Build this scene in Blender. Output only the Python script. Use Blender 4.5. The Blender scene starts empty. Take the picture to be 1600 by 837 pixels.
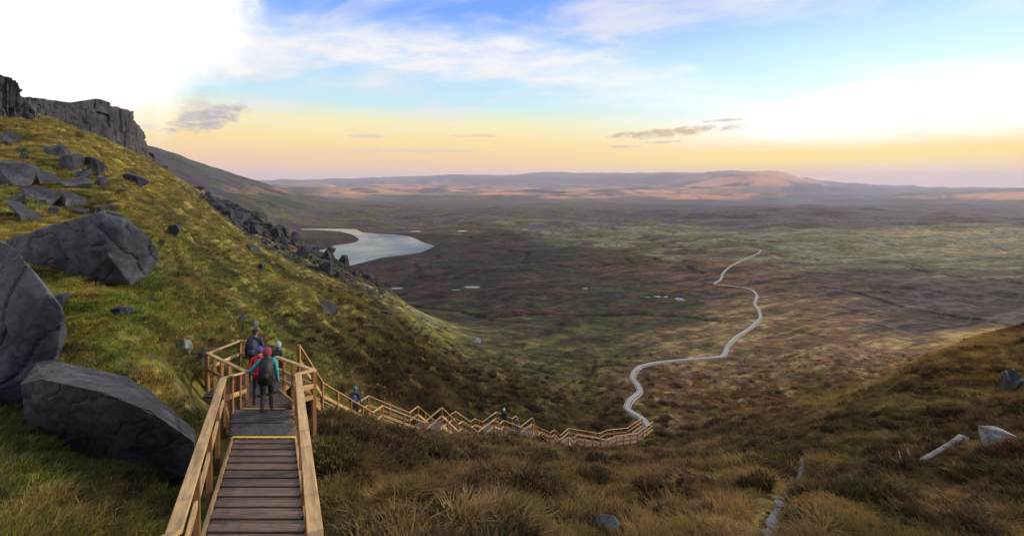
import bpy, bmesh, math, random
import numpy as np
from mathutils import Vector, Matrix, noise as mnoise

random.seed(7)
rng = np.random.default_rng(7)
S = bpy.context.scene
C = S.collection
R = math.radians
PI = math.pi
HAZE_DENSITY = 7.5e-5

# ------------------------------------------------------------------ camera
FPX, HY, CX = 680.0, 285.0, 800.0          # focal length, eye level row, centre column (1600 px wide photograph)
cam_d = bpy.data.cameras.new('camera')
cam = bpy.data.objects.new('camera', cam_d)
C.objects.link(cam)
cam.location = (0, 0, 0)
cam.rotation_euler = (R(90), 0, 0)
cam_d.sensor_fit = 'HORIZONTAL'
cam_d.sensor_width = 36.0
cam_d.lens = 36.0 * FPX / 1600.0
cam_d.shift_y = -(418.5 - HY) / 1600.0
cam_d.clip_start = 0.1
cam_d.clip_end = 90000.0
S.camera = cam

# ------------------------------------------------------------------ world / sky
SUN_AZ, SUN_EL = R(72), R(20)
W = bpy.data.worlds.new('World')
S.world = W
W.use_nodes = True
nt = W.node_tree
nt.nodes.clear()


class NG:
    """small helper to write node graphs"""
    def __init__(s, tree):
        s.t = tree

    def n(s, typ, **kw):
        nd = s.t.nodes.new(typ)
        for k, v in kw.items():
            setattr(nd, k, v)
        return nd

    def link(s, a, b):
        s.t.links.new(a, b)

    def put(s, sock, v):
        if hasattr(v, 'is_output'):
            s.link(v, sock)
        else:
            sock.default_value = v

    def m(s, op, a, b=0.0, c=None, clamp=False):
        nd = s.n('ShaderNodeMath', operation=op, use_clamp=clamp)
        s.put(nd.inputs[0], a)
        s.put(nd.inputs[1], b)
        if c is not None:
            s.put(nd.inputs[2], c)
        return nd.outputs[0]

    def smooth(s, v, lo, hi, o0=0.0, o1=1.0):
        nd = s.n('ShaderNodeMapRange', interpolation_type='SMOOTHSTEP')
        s.put(nd.inputs[0], v)
        nd.inputs[1].default_value = lo
        nd.inputs[2].default_value = hi
        nd.inputs[3].default_value = o0
        nd.inputs[4].default_value = o1
        return nd.outputs[0]

    def mix(s, f, a, b, blend='MIX'):
        nd = s.n('ShaderNodeMix', data_type='RGBA', blend_type=blend)
        s.put(nd.inputs[0], f)
        for sock, v in ((nd.inputs[6], a), (nd.inputs[7], b)):
            if isinstance(v, tuple) and len(v) == 3:
                v = (*v, 1)
            s.put(sock, v)
        return nd.outputs[2]

    def ramp(s, f, stops, interp='LINEAR'):
        nd = s.n('ShaderNodeValToRGB')
        cr = nd.color_ramp
        cr.interpolation = interp
        while len(cr.elements) < len(stops):
            cr.elements.new(0.5)
        for e, (p, c) in zip(cr.elements, stops):
            e.position = p
            e.color = (*c, 1) if len(c) == 3 else c
        s.put(nd.inputs[0], f)
        return nd.outputs[0]

    def noise(s, vec, scale, detail=4, rough=0.55, dist=0.0):
        nd = s.n('ShaderNodeTexNoise')
        if vec is not None:
            s.link(vec, nd.inputs['Vector'])
        nd.inputs['Scale'].default_value = scale
        nd.inputs['Detail'].default_value = detail
        nd.inputs['Roughness'].default_value = rough
        nd.inputs['Distortion'].default_value = dist
        return nd.outputs['Fac']

    def comb(s, x, y, z):
        nd = s.n('ShaderNodeCombineXYZ')
        for i, v in enumerate((x, y, z)):
            s.put(nd.inputs[i], v)
        return nd.outputs[0]


g = NG(nt)
tc = g.n('ShaderNodeTexCoord')
sx = g.n('ShaderNodeSeparateXYZ')
g.link(tc.outputs['Generated'], sx.inputs[0])
dx, dy, dz = sx.outputs
az = g.m('ARCTAN2', dx, dy)
el = g.m('ARCSINE', dz)
sky = g.n('ShaderNodeTexSky', sky_type='NISHITA')
sky.sun_disc = False
sky.sun_elevation = SUN_EL
sky.sun_rotation = SUN_AZ
sky.altitude = 600
sky.air_density = 1.3
sky.dust_density = 1.5
sky.ozone_density = 2.0
base = g.mix(1.0, sky.outputs[0], (1.0, 1.0, 1.0), 'MULTIPLY')
# (all cloud colours below are in the sky node's own bright units; the background strength brings them down)
K = 10.0


def kc(r, gg, b):
    return (r * K, gg * K, b * K)


def scaled(col, f):
    return g.mix(1.0, col, (f, f, f), 'MULTIPLY')


# clear-air colour of the evening sky: mauve at the horizon, gold, pale cyan, then blue
grad = scaled(g.ramp(g.m('MULTIPLY', el, 1.0 / R(45)), [
    (0.0, (0.66, 0.46, 0.44)), (0.03, (0.88, 0.55, 0.36)), (0.07, (0.98, 0.62, 0.32)), (0.115, (1.0, 0.76, 0.29)),
    (0.165, (0.95, 0.86, 0.44)), (0.22, (0.58, 0.82, 0.88)), (0.33, (0.46, 0.70, 0.98)), (0.47, (0.17, 0.38, 1.0)), (0.75, (0.17, 0.34, 0.80)), (1.0, (0.12, 0.26, 0.66))]), K)
col = g.mix(0.92, base, grad)
# high thin cloud, in flat sheets seen in perspective
inv = g.m('DIVIDE', 1.0, g.m('ADD', g.m('MAXIMUM', dz, 0.0), 0.12))
cx_, cy_ = g.m('MULTIPLY', dx, inv), g.m('MULTIPLY', dy, inv)
pv = g.comb(g.m('ADD', cx_, g.m('MULTIPLY', cy_, 0.35)), g.m('MULTIPLY', cy_, 1.5), 0.0)
n1 = g.noise(pv, 1.1, 6, 0.6, 0.6)
wis = g.m('MULTIPLY', g.smooth(n1, 0.45, 0.68), g.smooth(el, R(5), R(9)))
col = g.mix(g.m('MULTIPLY', wis, 0.75), col, kc(0.80, 0.77, 0.80))
# a long pale veil sweeping down to the right across the middle of the sky
va = g.m('ADD', az, R(14))
vd = g.m('SUBTRACT', el, g.m('SUBTRACT', R(16.4), g.m('MULTIPLY', g.m('MULTIPLY', va, va), 0.27)))
vn = g.m('MULTIPLY', g.m('SUBTRACT', g.noise(pv, 2.2, 5, 0.6), 0.5), 0.16)
veil = g.smooth(g.m('ABSOLUTE', g.m('ADD', vd, vn)), R(0.3), R(4.6), 1.0, 0.0)
veil = g.m('MULTIPLY', veil, g.smooth(g.noise(pv, 3.0, 5, 0.65), 0.30, 0.6, 0.35, 0.9))
col = g.mix(veil, col, kc(0.90, 0.86, 0.86))
# sun-lit thin cloud round the low sun on the right
ha = g.m('DIVIDE', g.m('SUBTRACT', az, R(40)), R(27))
he = g.m('DIVIDE', g.m('SUBTRACT', el, R(9)), R(7.5))
hal = g.m('EXPONENT', g.m('MULTIPLY', g.m('ADD', g.m('MULTIPLY', ha, ha), g.m('MULTIPLY', he, he)), -1.0))
col = g.mix(g.m('MULTIPLY', hal, g.smooth(el, R(4), R(9), 0.0, 0.85)), col, kc(0.62, 0.95, 1.0))
ga = g.m('DIVIDE', g.m('SUBTRACT', az, R(42)), R(19))
ge = g.m('DIVIDE', g.m('SUBTRACT', el, R(6.4)), R(4.2))
gl = g.m('EXPONENT', g.m('MULTIPLY', g.m('ADD', g.m('MULTIPLY', ga, ga), g.m('MULTIPLY', ge, ge)), -1.0))
gl = g.m('MULTIPLY', gl, g.smooth(g.noise(pv, 1.6, 5, 0.6), 0.25, 0.7, 0.7, 1.7), clamp=False)
gl = g.m('MULTIPLY', gl, g.smooth(el, R(2.0), R(4.8)), clamp=True)
col = g.mix(gl, col, kc(1.08, 1.06, 0.98))
# gold band under the glow
gb = g.m('DIVIDE', g.m('SUBTRACT', az, R(36)), R(32))
gbe = g.m('DIVIDE', g.m('SUBTRACT', el, R(2.7)), R(1.6))
gw = g.m('EXPONENT', g.m('MULTIPLY', g.m('ADD', g.m('MULTIPLY', gb, gb), g.m('MULTIPLY', gbe, gbe)), -1.0))
col = g.mix(g.m('MULTIPLY', gw, 0.95), col, kc(1.05, 0.78, 0.18))
hb_ = g.m('MULTIPLY', g.smooth(az, R(2), R(32)), g.smooth(el, R(2.2), R(0.2), 0.0, 0.85))
col = g.mix(hb_, col, kc(0.98, 0.58, 0.34))
# big bright cloud bank on the left
bn = g.m('MULTIPLY', g.m('SUBTRACT', g.noise(tc.outputs['Generated'], 6.0, 6, 0.6, 0.3), 0.5), 0.34)
edge = g.m('ADD', g.m('ADD', az, bn), g.m('MULTIPLY', g.smooth(el, R(16), R(4)), 0.16))
bank = g.m('MULTIPLY', g.smooth(edge, -0.50, -0.64), g.smooth(g.m('ADD', el, g.m('MULTIPLY', bn, 0.4)), R(1.2), R(5.0)))
col = g.mix(bank, col, kc(1.08, 1.06, 1.04))


def streak(az0, el0, wa, we, tilt, colr, amt, seed):
    """a small dark cloud of its own, uneven at the edges"""
    a = g.m('SUBTRACT', az, az0)
    e = g.m('SUBTRACT', el, g.m('ADD', el0, g.m('MULTIPLY', a, tilt)))
    u, v = g.m('DIVIDE', a, wa), g.m('DIVIDE', e, we)
    d = g.m('ADD', g.m('MULTIPLY', u, u), g.m('MULTIPLY', v, v))
    nv = g.comb(g.m('MULTIPLY', az, 30.0), g.m('MULTIPLY', el, 60.0), seed)
    d = g.m('ADD', d, g.m('MULTIPLY', g.m('SUBTRACT', g.noise(nv, 1.0, 6, 0.7, .4), 0.5), 5.0))
    return g.m('MULTIPLY', g.smooth(d, 1.3, -0.3), amt), colr


def pxdir(px, py):
    x, z = (px - CX) / FPX, (HY - py) / FPX
    return math.atan2(x, 1), math.atan2(z, math.hypot(1, x))


for px, py, w, h, tl, cc, am, sd in [
        (332, 182, 66, 19, 0.35, (0.46, 0.42, 0.47), 0.95, 1.3), (305, 168, 26, 20, 0.3, (0.6, 0.56, 0.58), 0.55, 2.3),
        (232, 198, 14, 6, 0.0, (0.7, 0.67, 0.66), 0.6, 4.1),
        (1045, 207, 105, 7.5, 0.05, (0.62, 0.46, 0.30), 0.95, 3.1), (1130, 188, 40, 2.6, 0.0, (0.62, 0.52, 0.42), 0.8, 5.7),
        (1035, 222, 30, 2.5, 0.0, (0.62, 0.50, 0.40), 0.7, 6.7), (975, 229, 30, 2.2, 0.0, (0.66, 0.55, 0.45), 0.7, 7.7),
        (575, 213, 32, 3.5, 0.0, (0.62, 0.56, 0.54), 0.7, 8.2), (745, 212, 42, 2.6, 0.0, (0.64, 0.58, 0.54), 0.7, 9.2),
        (660, 236, 150, 3.5, 0.0, (0.66, 0.58, 0.58), 0.5, 10.4)]:
    a0, e0 = pxdir(px, py)
    sc_ = 1 + ((px - CX) / FPX) ** 2
    f_, c_ = streak(a0, e0, w / FPX / sc_, h / FPX / math.sqrt(sc_), tl, kc(*cc), am, sd)
    col = g.mix(f_, col, c_)
bg = g.n('ShaderNodeBackground')
g.link(col, bg.inputs[0])
bg.inputs[1].default_value = 0.1
W.cycles.sampling_method = 'MANUAL'
W.cycles.sample_map_resolution = 512
wo = g.n('ShaderNodeOutputWorld')
g.link(bg.outputs[0], wo.inputs[0])

# ------------------------------------------------------------------ sun
sun_d = bpy.data.lights.new('sun', 'SUN')
sun_d.energy = 4.0
sun_d.angle = R(12)
sun_d.color = (1.0, 0.86, 0.66)
sun = bpy.data.objects.new('sun', sun_d)
C.objects.link(sun)
sv = Vector((math.sin(SUN_AZ) * math.cos(SUN_EL), math.cos(SUN_AZ) * math.cos(SUN_EL), math.sin(SUN_EL)))
sun.rotation_euler = sv.to_track_quat('Z', 'Y').to_euler()
sun.location = (60, 20, 60)

S.view_settings.view_transform = 'Standard'
S.view_settings.look = 'None'
S.view_settings.exposure = 0.15
S.view_settings.gamma = 1.0
S.view_settings.use_curve_mapping = False
S.render.engine = 'CYCLES'
S.cycles.use_denoising = True
S.cycles.max_bounces = 4
S.cycles.diffuse_bounces = 2
S.cycles.glossy_bounces = 2
S.cycles.transmission_bounces = 2
S.cycles.volume_bounces = 0
S.cycles.transparent_max_bounces = 8


# ------------------------------------------------------------------ helpers
def P(px, py, d):
    """a point d metres ahead of the camera that shows at the photograph's pixel"""
    return np.array([(px - CX) / FPX * d, d, -(py - HY) / FPX * d])


def tag(o, label=None, cat=None, group=None, kind=None):
    if label: o['label'] = label
    if cat: o['category'] = cat
    if group: o['group'] = group
    if kind: o['kind'] = kind
    return o


def empty(name, loc, label, cat, group=None):
    o = bpy.data.objects.new(name, None)
    o.empty_display_size = 0.2
    C.objects.link(o)
    o.location = loc
    return tag(o, label, cat, group)


def mesh_obj(name, verts, faces, mat, parent=None, smooth=False):
    me = bpy.data.meshes.new(name)
    me.from_pydata([tuple(v) for v in verts], [], faces)
    me.update()
    o = bpy.data.objects.new(name, me)
    C.objects.link(o)
    if mat: me.materials.append(mat)
    if smooth:
        me.polygons.foreach_set('use_smooth', [True] * len(me.polygons))
    if parent: o.parent = parent
    return o


def bm_obj(name, bm, mat, parent=None, smooth=False):
    me = bpy.data.meshes.new(name)
    bm.to_mesh(me)
    bm.free()
    o = bpy.data.objects.new(name, me)
    C.objects.link(o)
    if mat: me.materials.append(mat)
    if smooth:
        me.polygons.foreach_set('use_smooth', [True] * len(me.polygons))
    if parent: o.parent = parent
    return o


def hash2(ix, iy, seed):
    h = (ix.astype(np.int64) * 374761393 + iy.astype(np.int64) * 668265263 + seed * 974634777) & 0xFFFFFFFF
    h = ((h ^ (h >> 13)) * 1274126177) & 0xFFFFFFFF
    h = (h ^ (h >> 16)) & 0xFFFFFFFF
    return h.astype(np.float64) / 4294967295.0


def vnoise(x, y, seed=0):
    ix, iy = np.floor(x), np.floor(y)
    fx, fy = x - ix, y - iy
    fx = fx * fx * fx * (fx * (fx * 6 - 15) + 10)
    fy = fy * fy * fy * (fy * (fy * 6 - 15) + 10)
    a, b = hash2(ix, iy, seed), hash2(ix + 1, iy, seed)
    c, d = hash2(ix, iy + 1, seed), hash2(ix + 1, iy + 1, seed)
    return (a + (b - a) * fx) * (1 - fy) + (c + (d - c) * fx) * fy


def fbm(x, y, seed=0, octv=4, gain=0.5):
    s, a, t = 0.0, 1.0, 0.0
    for k in range(octv):
        ca, sa = math.cos(0.6 * k + 0.3), math.sin(0.6 * k + 0.3)
        s = s + a * vnoise((x * ca - y * sa) * 2 ** k + 17.3 * k, (x * sa + y * ca) * 2 ** k - 9.1 * k, seed + k)
        t += a
        a *= gain
    return s / t


def sst(x, a, b):
    t = np.clip((x - a) / (b - a), 0, 1)
    return t * t * (3 - 2 * t)


# ------------------------------------------------------------------ route of the stairs and of the boardwalk (x, y, z of the deck)
DECK_W = 1.45
NEAR0 = np.array([-0.2, -0.6, -1.6])
NEAR1 = np.array([-2.67, 4.36, -4.60])
NEAR2 = np.array([-5.93, 10.4, -6.12])
LAND1 = np.array([-6.75, 11.75, -6.12])
LAND2 = np.array([-8.75, 14.6, -6.9])
K_M = np.array([-8.45, 17.6, -9.1])
KN = [np.array(k) for k in [(-8.2, 24.0, -13.3), (-5.3, 27.0, -15.3), (-4.7, 33.0, -18.9), (-2.3, 34.2, -20.0), (-1.7, 38.6, -21.9),
                            (1.0, 40.0, -22.9), (2.0, 45.0, -26.6), (5.2, 47.0, -28.2), (6.6, 51.2, -30.5), (12.0, 54.5, -32.6), (16.5, 58.0, -33.8), (19.2, 61.6, -34.6)]]
STAIR_LINE = np.array([NEAR0, NEAR1, NEAR2, LAND1, LAND2, np.array([-8.6, 15.5, -6.9]), K_M] + KN)
PATH_PX = [(1012, 664, 62.3), (1003, 652, 64.5), (980, 638, 67.5), (984, 625, 71), (1000, 611, 75.5), (996, 600, 79), (988, 590, 82.5), (991, 580, 86), (1002, 571, 90.5), (1025, 566, 93),
           (1060, 562, 96), (1100, 559, 98.5), (1130, 555, 101), (1137, 540, 108.5), (1150, 526, 117), (1172, 512, 127), (1188, 497, 138), (1186, 485, 149), (1179, 474, 160), (1183, 462, 174),
           (1176, 453, 186), (1160, 448, 194), (1138, 446, 199), (1116, 443, 205), (1126, 436, 217), (1130, 426, 238), (1142, 415, 262), (1162, 405, 290), (1184, 396, 322), (1188, 390, 350),
           (1165, 387.5, 362), (1140, 387, 368), (1112, 389, 366), (1085, 391, 362)]


def catmull(pts, n):
    pts = np.asarray(pts, float)
    out = []
    for i in range(len(pts) - 1):
        p0, p1, p2, p3 = pts[max(i - 1, 0)], pts[i], pts[i + 1], pts[min(i + 2, len(pts) - 1)]
        for t in np.linspace(0, 1, n, endpoint=False):
            out.append(0.5 * ((2 * p1) + (p2 - p0) * t + (2 * p0 - 5 * p1 + 4 * p2 - p3) * t * t + (3 * p1 - p0 - 3 * p2 + p3) * t ** 3))
    out.append(pts[-1])
    return np.array(out)


_pp = [P(*p) for p in PATH_PX]
_lin = np.concatenate([np.linspace(a, b, 8, endpoint=False) for a, b in zip(_pp[:-1], _pp[1:])] + [[_pp[-1]]])
PATH = catmull(_pp, 8) * .5 + _lin * .5
LAKE_Z = -62.0
LAKE_PX = [(470, 357.5), (500, 357), (530, 357.3), (556, 358), (566, 363), (590, 365), (612, 366), (640, 369), (652, 374), (662, 379), (679, 384), (668, 390), (655, 395),
           (625, 399), (598, 402), (575, 408), (546, 415), (525, 411), (512, 407), (500, 399), (490, 393), (508, 389), (524, 383), (545, 380.5), (557, 378), (561, 373.5), (552, 367), (531, 361.5), (500, 359.5), (470, 359.2)]
LAKE = np.array([[(px - CX) / FPX * (-LAKE_Z * FPX / (py - HY)), -LAKE_Z * FPX / (py - HY)] for px, py in LAKE_PX])

# ------------------------------------------------------------------ terrain: control points and interpolation
cps = []


def A(px, py, d): cps.append((px, py, d))
def Zc(px, d, z): cps.append((px, HY - z / d * FPX, d))
def Wc(x, y, z): cps.append((CX + x / y * FPX, HY - z / y * FPX, y))


for x, y, z in [(-1, 1.5, -2.6), (1, 1.5, -2.6), (-2.2, 3, -4.3), (2, 3, -3.6), (-6, 3, -3.2), (6, 3, -3.4), (0.5, 3, -3.8)]: Wc(x, y, z)
for a in [(100, 837, 5.5), (240, 837, 5.8), (-200, 800, 5.5), (550, 837, 6.5), (800, 837, 7), (1100, 837, 8), (1400, 837, 8.5), (1600, 837, 8.5), (1850, 837, 8.5),
          (150, 785, 7.3), (20, 690, 8), (-200, 600, 9), (300, 785, 8.0), (200, 745, 8.1), (320, 645, 10.5), (210, 560, 11.5), (120, 480, 14), (250, 455, 18), (-200, 420, 15), (285, 572, 13),
          (0, 335, 22), (130, 340, 24), (250, 370, 27), (100, 255, 40), (0, 245, 38), (60, 200, 58), (-200, 200, 45), (200, 285, 50), (300, 340, 50), (300, 440, 28),
          (400, 440, 40), (400, 500, 26), (350, 510, 20), (450, 530, 30), (500, 565, 28), (425, 590, 20), (500, 605, 26), (600, 625, 33), (560, 565, 36), (600, 530, 50), (545, 480, 58),
          (680, 622, 45), (700, 560, 75), (760, 600, 65), (850, 640, 60), (900, 600, 80), (800, 540, 108), (950, 560, 101),
          (150, 215, 90), (230, 250, 97), (270, 278, 92), (310, 314, 86), (350, 352, 80), (400, 388, 75), (450, 422, 70), (520, 458, 66), (600, 498, 62),
          (310, 297, 128), (350, 322, 126), (400, 346, 124), (450, 373, 120), (520, 408, 115), (600, 450, 110), (350, 338, 108), (400, 366, 106), (450, 396, 102), (520, 430, 98), (600, 470, 92),
          (450, 420, 210), (520, 435, 200), (600, 472, 170), (330, 330, 230), (230, 262, 260), (700, 500, 140),
          (200, 243, 170), (100, 205, 150), (150, 205, 220), (0, 165, 150), (-250, 130, 150), (0, 165, 400), (-250, 140, 400), (150, 215, 400), (220, 245, 400), (300, 290, 420),
          (215, 231, 1000), (240, 239, 1000), (280, 254, 1050), (330, 274, 1100), (370, 285, 1150), (410, 293, 1250), (450, 301, 1500), (235, 255, 2500), (300, 280, 2500), (400, 298, 2500),
          (300, 302, 640), (350, 325, 560), (400, 338, 500), (440, 347, 560), (300, 285, 820), (0, 200, 1000), (-300, 180, 1000), (0, 240, 2500), (-300, 240, 2500)]: A(*a)
for px, d, z in [(480, 660, -61.3), (620, 590, -61.3), (700, 430, -61.3), (610, 340, -61.3), (545, 305, -61.0), (495, 420, -61.0), (560, 450, -61.5), (640, 480, -61.5), (470, 330, -56),
                 (600, 800, -70), (600, 1300, -88), (480, 1000, -74), (700, 200, -50), (690, 280, -57),
                 (800, 150, -45), (800, 230, -51), (800, 380, -60), (800, 600, -66), (800, 1000, -79), (800, 1800, -98), (600, 2500, -108),
                 (1000, 140, -44), (1000, 205, -48), (1000, 300, -54), (1000, 420, -60), (1000, 600, -66), (1000, 1000, -78), (1000, 1800, -97),
                 (1300, 110, -40), (1300, 150, -42.5), (1300, 205, -46), (1300, 300, -52), (1300, 450, -59), (1300, 800, -73), (1300, 1500, -90),
                 (1600, 160, -44), (1600, 250, -50), (1600, 400, -58), (1600, 700, -70), (1600, 1500, -90), (1900, 160, -44), (1900, 400, -58), (1900, 1500, -90),
                 (1600, 70, -27), (1600, 100, -37), (1420, 65, -30), (1420, 90, -38), (1250, 75, -36), (1150, 90, -38.8), (1850, 70, -25), (1850, 100, -37)]: Zc(px, d, z)
for a in [(1600, 520, 42), (1500, 545, 42), (1430, 577, 44), (1350, 620, 46), (1250, 652, 50), (1150, 672, 54), (1080, 687, 57), (1850, 460, 42),
          (1590, 605, 30), (1420, 625, 33), (1480, 705, 18), (1580, 692, 17), (1300, 680, 26), (1200, 700, 28), (1100, 712, 32), (1000, 718, 38), (900, 716, 33), (800, 700, 29), (700, 689, 23),
          (600, 682, 17.5), (530, 680, 14), (530, 655, 16), (600, 760, 10), (800, 765, 13), (1000, 765, 15), (1200, 762, 14), (1400, 762, 13), (1600, 762, 12.5), (1850, 740, 12),
          (560, 790, 8.2), (505, 740, 10), (510, 700, 12)]: A(*a)
for px, p4, p7, p10, p13 in [(-300, 290, 285, 285, 290), (450, 301, 293, 283, 288), (600, 303, 293, 279, 286), (720, 305, 294, 275, 285), (850, 307, 295, 271, 284), (950, 307, 293, 273, 284),
                             (1050, 308, 283, 273, 283), (1130, 309, 275, 279, 286), (1230, 309, 276, 285, 288), (1290, 311, 292, 288, 290), (1400, 312, 299, 293, 297), (1500, 308, 301, 297, 301), (1600, 304, 301, 298, 301), (1900, 303, 300, 298, 301)]:
    for d, py in ((4200, p4), (7000, p7), (10000, p10), (13000, p13)): A(px, py, d)
for p in STAIR_LINE[1:4]: Wc(p[0], p[1], p[2] - 0.8)
for p in STAIR_LINE[4:]: Wc(p[0], p[1], p[2] - 0.7)
for p in PATH[::16]: Wc(p[0], p[1], p[2] - 0.35)
cps = np.array(cps)
SA, SB = 1 / 110.0, 3.0


def feat(px, d):
    return np.stack([np.clip(px, -420, 2020) * SA, np.log(d) * SB], -1)


CPF = feat(cps[:, 0], cps[:, 2])


def kern(r2):
    r = np.sqrt(r2 + 0.04)
    return r * r2 / (r2 + 0.2) if False else r2 * np.log(r2 + 0.02) * 0.5


n_ = len(cps)
Kd = ((CPF[:, None, :] - CPF[None, :, :]) ** 2).sum(-1)
M_ = np.zeros((n_ + 3, n_ + 3))
M_[:n_, :n_] = kern(Kd) + np.eye(n_) * 0.06
M_[:n_, n_] = M_[n_, :n_] = 1
M_[:n_, n_ + 1:] = CPF
M_[n_ + 1:, :n_] = CPF.T
SOL = np.linalg.solve(M_, np.concatenate([cps[:, 1], [0, 0, 0]]))


def tps(px, d):
    f = feat(px.ravel(), d.ravel())
    out = np.empty(len(f))
    for i in range(0, len(f), 20000):
        q = f[i:i + 20000]
        r2 = (q[:, None, 0] - CPF[None, :, 0]) ** 2 + (q[:, None, 1] - CPF[None, :, 1]) ** 2
        out[i:i + 20000] = kern(r2) @ SOL[:n_] + SOL[n_] + q @ SOL[n_ + 1:]
    return out.reshape(px.shape)


def seg_dist(X, Y, line):
    """distance in plan to a polyline and the deck height there"""
    best = np.full(X.shape, 1e9)
    zz = np.zeros(X.shape)
    for a, b in zip(line[:-1], line[1:]):
        ab = b - a
        L2 = ab[0] ** 2 + ab[1] ** 2 + 1e-9
        t = np.clip(((X - a[0]) * ab[0] + (Y - a[1]) * ab[1]) / L2, 0, 1)
        d = np.hypot(X - a[0] - t * ab[0], Y - a[1] - t * ab[1])
        m = d < best
        best = np.where(m, d, best)
        zz = np.where(m, a[2] + t * ab[2], zz)
    return best, zz


def lake_sd(X, Y):
    """signed distance to the lake outline, negative inside"""
    d = np.full(X.shape, 1e9)
    ins = np.zeros(X.shape, bool)
    n = len(LAKE)
    for i in range(n):
        a, b = LAKE[i], LAKE[(i + 1) % n]
        ab = b - a
        t = np.clip(((X - a[0]) * ab[0] + (Y - a[1]) * ab[1]) / (ab @ ab), 0, 1)
        d = np.minimum(d, np.hypot(X - a[0] - t * ab[0], Y - a[1] - t * ab[1]))
        c = ((a[1] > Y) != (b[1] > Y))
        with np.errstate(divide='ignore', invalid='ignore'):
            xi = (b[0] - a[0]) * (Y - a[1]) / (b[1] - a[1]) + a[0]
        ins ^= c & (X < xi)
    return np.where(ins, -d, d)


POOLS = []
STREAM = np.array([P(1258, 700, 22), P(1245, 735, 16.3), P(1235, 762, 13.6), P(1222, 785, 11.5), P(1212, 810, 9.8), P(1205, 850, 8.3), P(1195, 900, 7)])


def ground_z(X, Y):
    px = CX + X / Y * FPX
    py = tps(px, Y)
    z = -(py - HY) / FPX * Y
    near, mid = 1 - sst(Y, 60, 140), 1 - sst(Y, 400, 900)
    leftw = 1 - sst(px, 430, 640)                  # smooth turf on the slope left of the stairs, rough heath to the right
    left_near = np.clip(leftw * 1.0, 0, 1)
    # tussocks and hummocks
    rough = 1 - 0.22 * left_near
    h1 = fbm(X / 3.1, Y / 3.1, 11, 3)
    h2 = vnoise(X / 0.9, Y / 0.9, 21)
    h3 = vnoise(X / 0.42 + 3, Y / 0.42, 31)
    z = z + near * rough * sst(Y, 2, 7) * ((h1 - 0.5) * 1.3 + (h2 - 0.5) * 0.50 + (h3 - 0.5) * 0.20)
    # ribs and runnels down the slope
    rib = fbm(X / 11, Y / 2.4 + X / 9, 15, 3)
    z = z + near * left_near * sst(Y, 13, 24) * (rib - .5) * np.clip(Y / 28, .5, 2.2) * 1.1
    # terracettes running across the slope
    tr = np.sin((z * 3.2 + 6 * fbm(X / 9, Y / 9, 5, 3)))
    z = z + near * left_near * sst(Y, 12, 20) * tr * 0.16
    # peat hags, gullies and knolls of the moor
    m1 = fbm(X / 34, Y / 34, 41, 4)
    m2 = fbm(X / 9, Y / 9, 51, 3)
    z = z + sst(Y, 70, 160) * (1 - sst(Y, 900, 2000)) * ((m1 - 0.5) * 3.6 * sst(Y, 120, 300) + (m2 - 0.5) * 1.6)
    gul = np.abs(fbm(X / 60, Y / 60, 61, 3) - 0.5)
    z = z - sst(Y, 90, 180) * (1 - sst(Y, 1200, 2200)) * np.exp(-(gul / 0.02) ** 2) * 1.8
    kn_ = fbm(X / 150 + 7, Y / 110, 76, 3)
    z = z + sst(Y, 230, 420) * (1 - sst(Y, 1600, 2600)) * (kn_ - .52) * (15 + 14 * sst(Y, 500, 900))
    b1 = fbm(X / 330, Y / 330, 71, 4)
    z = z + sst(Y, 500, 1200) * (b1 - 0.5) * 22 * (1 + sst(Y, 2500, 6000) * .8)
    rd = 1 - np.abs(2 * fbm(X / 2400 + 3, Y / 800, 91, 4) - 1)
    z = z + sst(Y, 2500, 4500) * (rd - .74) * 290 * (1 - .5 * sst(Y, 8000, 11000))
    scree = np.exp(-((Y - 114) / 20) ** 2) * (1 - sst(px, 590, 640)) * sst(px, 280, 320)
    z = z + scree * (fbm(X / 2.6, Y / 2.6, 81, 3) - 0.42) * 2.6
    # lake bed and shore
    m = (Y > 220) & (Y < 900) & (px > 350) & (px < 760)
    if m.any():
        sd = lake_sd(X[m], Y[m])
        w = 1 - sst(sd, 4, 60)
        tgt = LAKE_Z + np.clip(sd * 0.05, -2.5, 1.6)
        z[m] = z[m] * (1 - w) + tgt * w
    # keep the ground under the stairs and the boardwalk
    m = (Y < 75)
    if m.any():
        d, dz_ = seg_dist(X[m], Y[m], STAIR_LINE)
        w = 1 - sst(d, 0.8, 2.4)
        z[m] = z[m] * (1 - w) + np.minimum(z[m], dz_ - 0.32) * w
    m = (Y > 58) & (Y < 400) & (px > 930) & (px < 1260)
    if m.any():
        d, dz_ = seg_dist(X[m], Y[m], PATH)
        w = 1 - sst(d, 1.2, 14)
        z[m] = z[m] * (1 - w) + (dz_ - 0.22) * w
    for x, y, rx, ry, zp in POOLS:
        r = np.sqrt(((X - x) / rx) ** 2 + ((Y - y) / ry) ** 2)
        w = 1 - sst(r, 1.3, 4.0)
        z = z * (1 - w) + (zp - .25 + .55 * sst(r, .75, 1.5)) * w
    m = (Y > 6) & (Y < 24) & (px > 1100) & (px < 1350)
    if m.any():
        d, _ = seg_dist(X[m], Y[m], STREAM)
        z[m] = z[m] - 0.30 * np.exp(-(d / 0.42) ** 2)
    return z


PL = []
for px, d, rx, ry in [(738, 212, 4.2, 2.6), (620, 228, 3.4, 2.2), (1046, 174, 2.4, 2.2), (1062, 171, 1.8, 2.6), (1028, 177, 1.6, 1.4), (1012, 178, 1.4, 1.0), (915, 198, 1.6, 1.2), (712, 205, 2.6, 1.2), (722, 545, 7, 7), (650, 600, 8, 8), (515, 850, 18, 16), (555, 800, 10, 10)]:
    x = (px - CX) / FPX * d
    PL.append((x, d, rx, ry, float(ground_z(np.array([x]), np.array([float(d)]))[0])))
POOLS = PL


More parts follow.
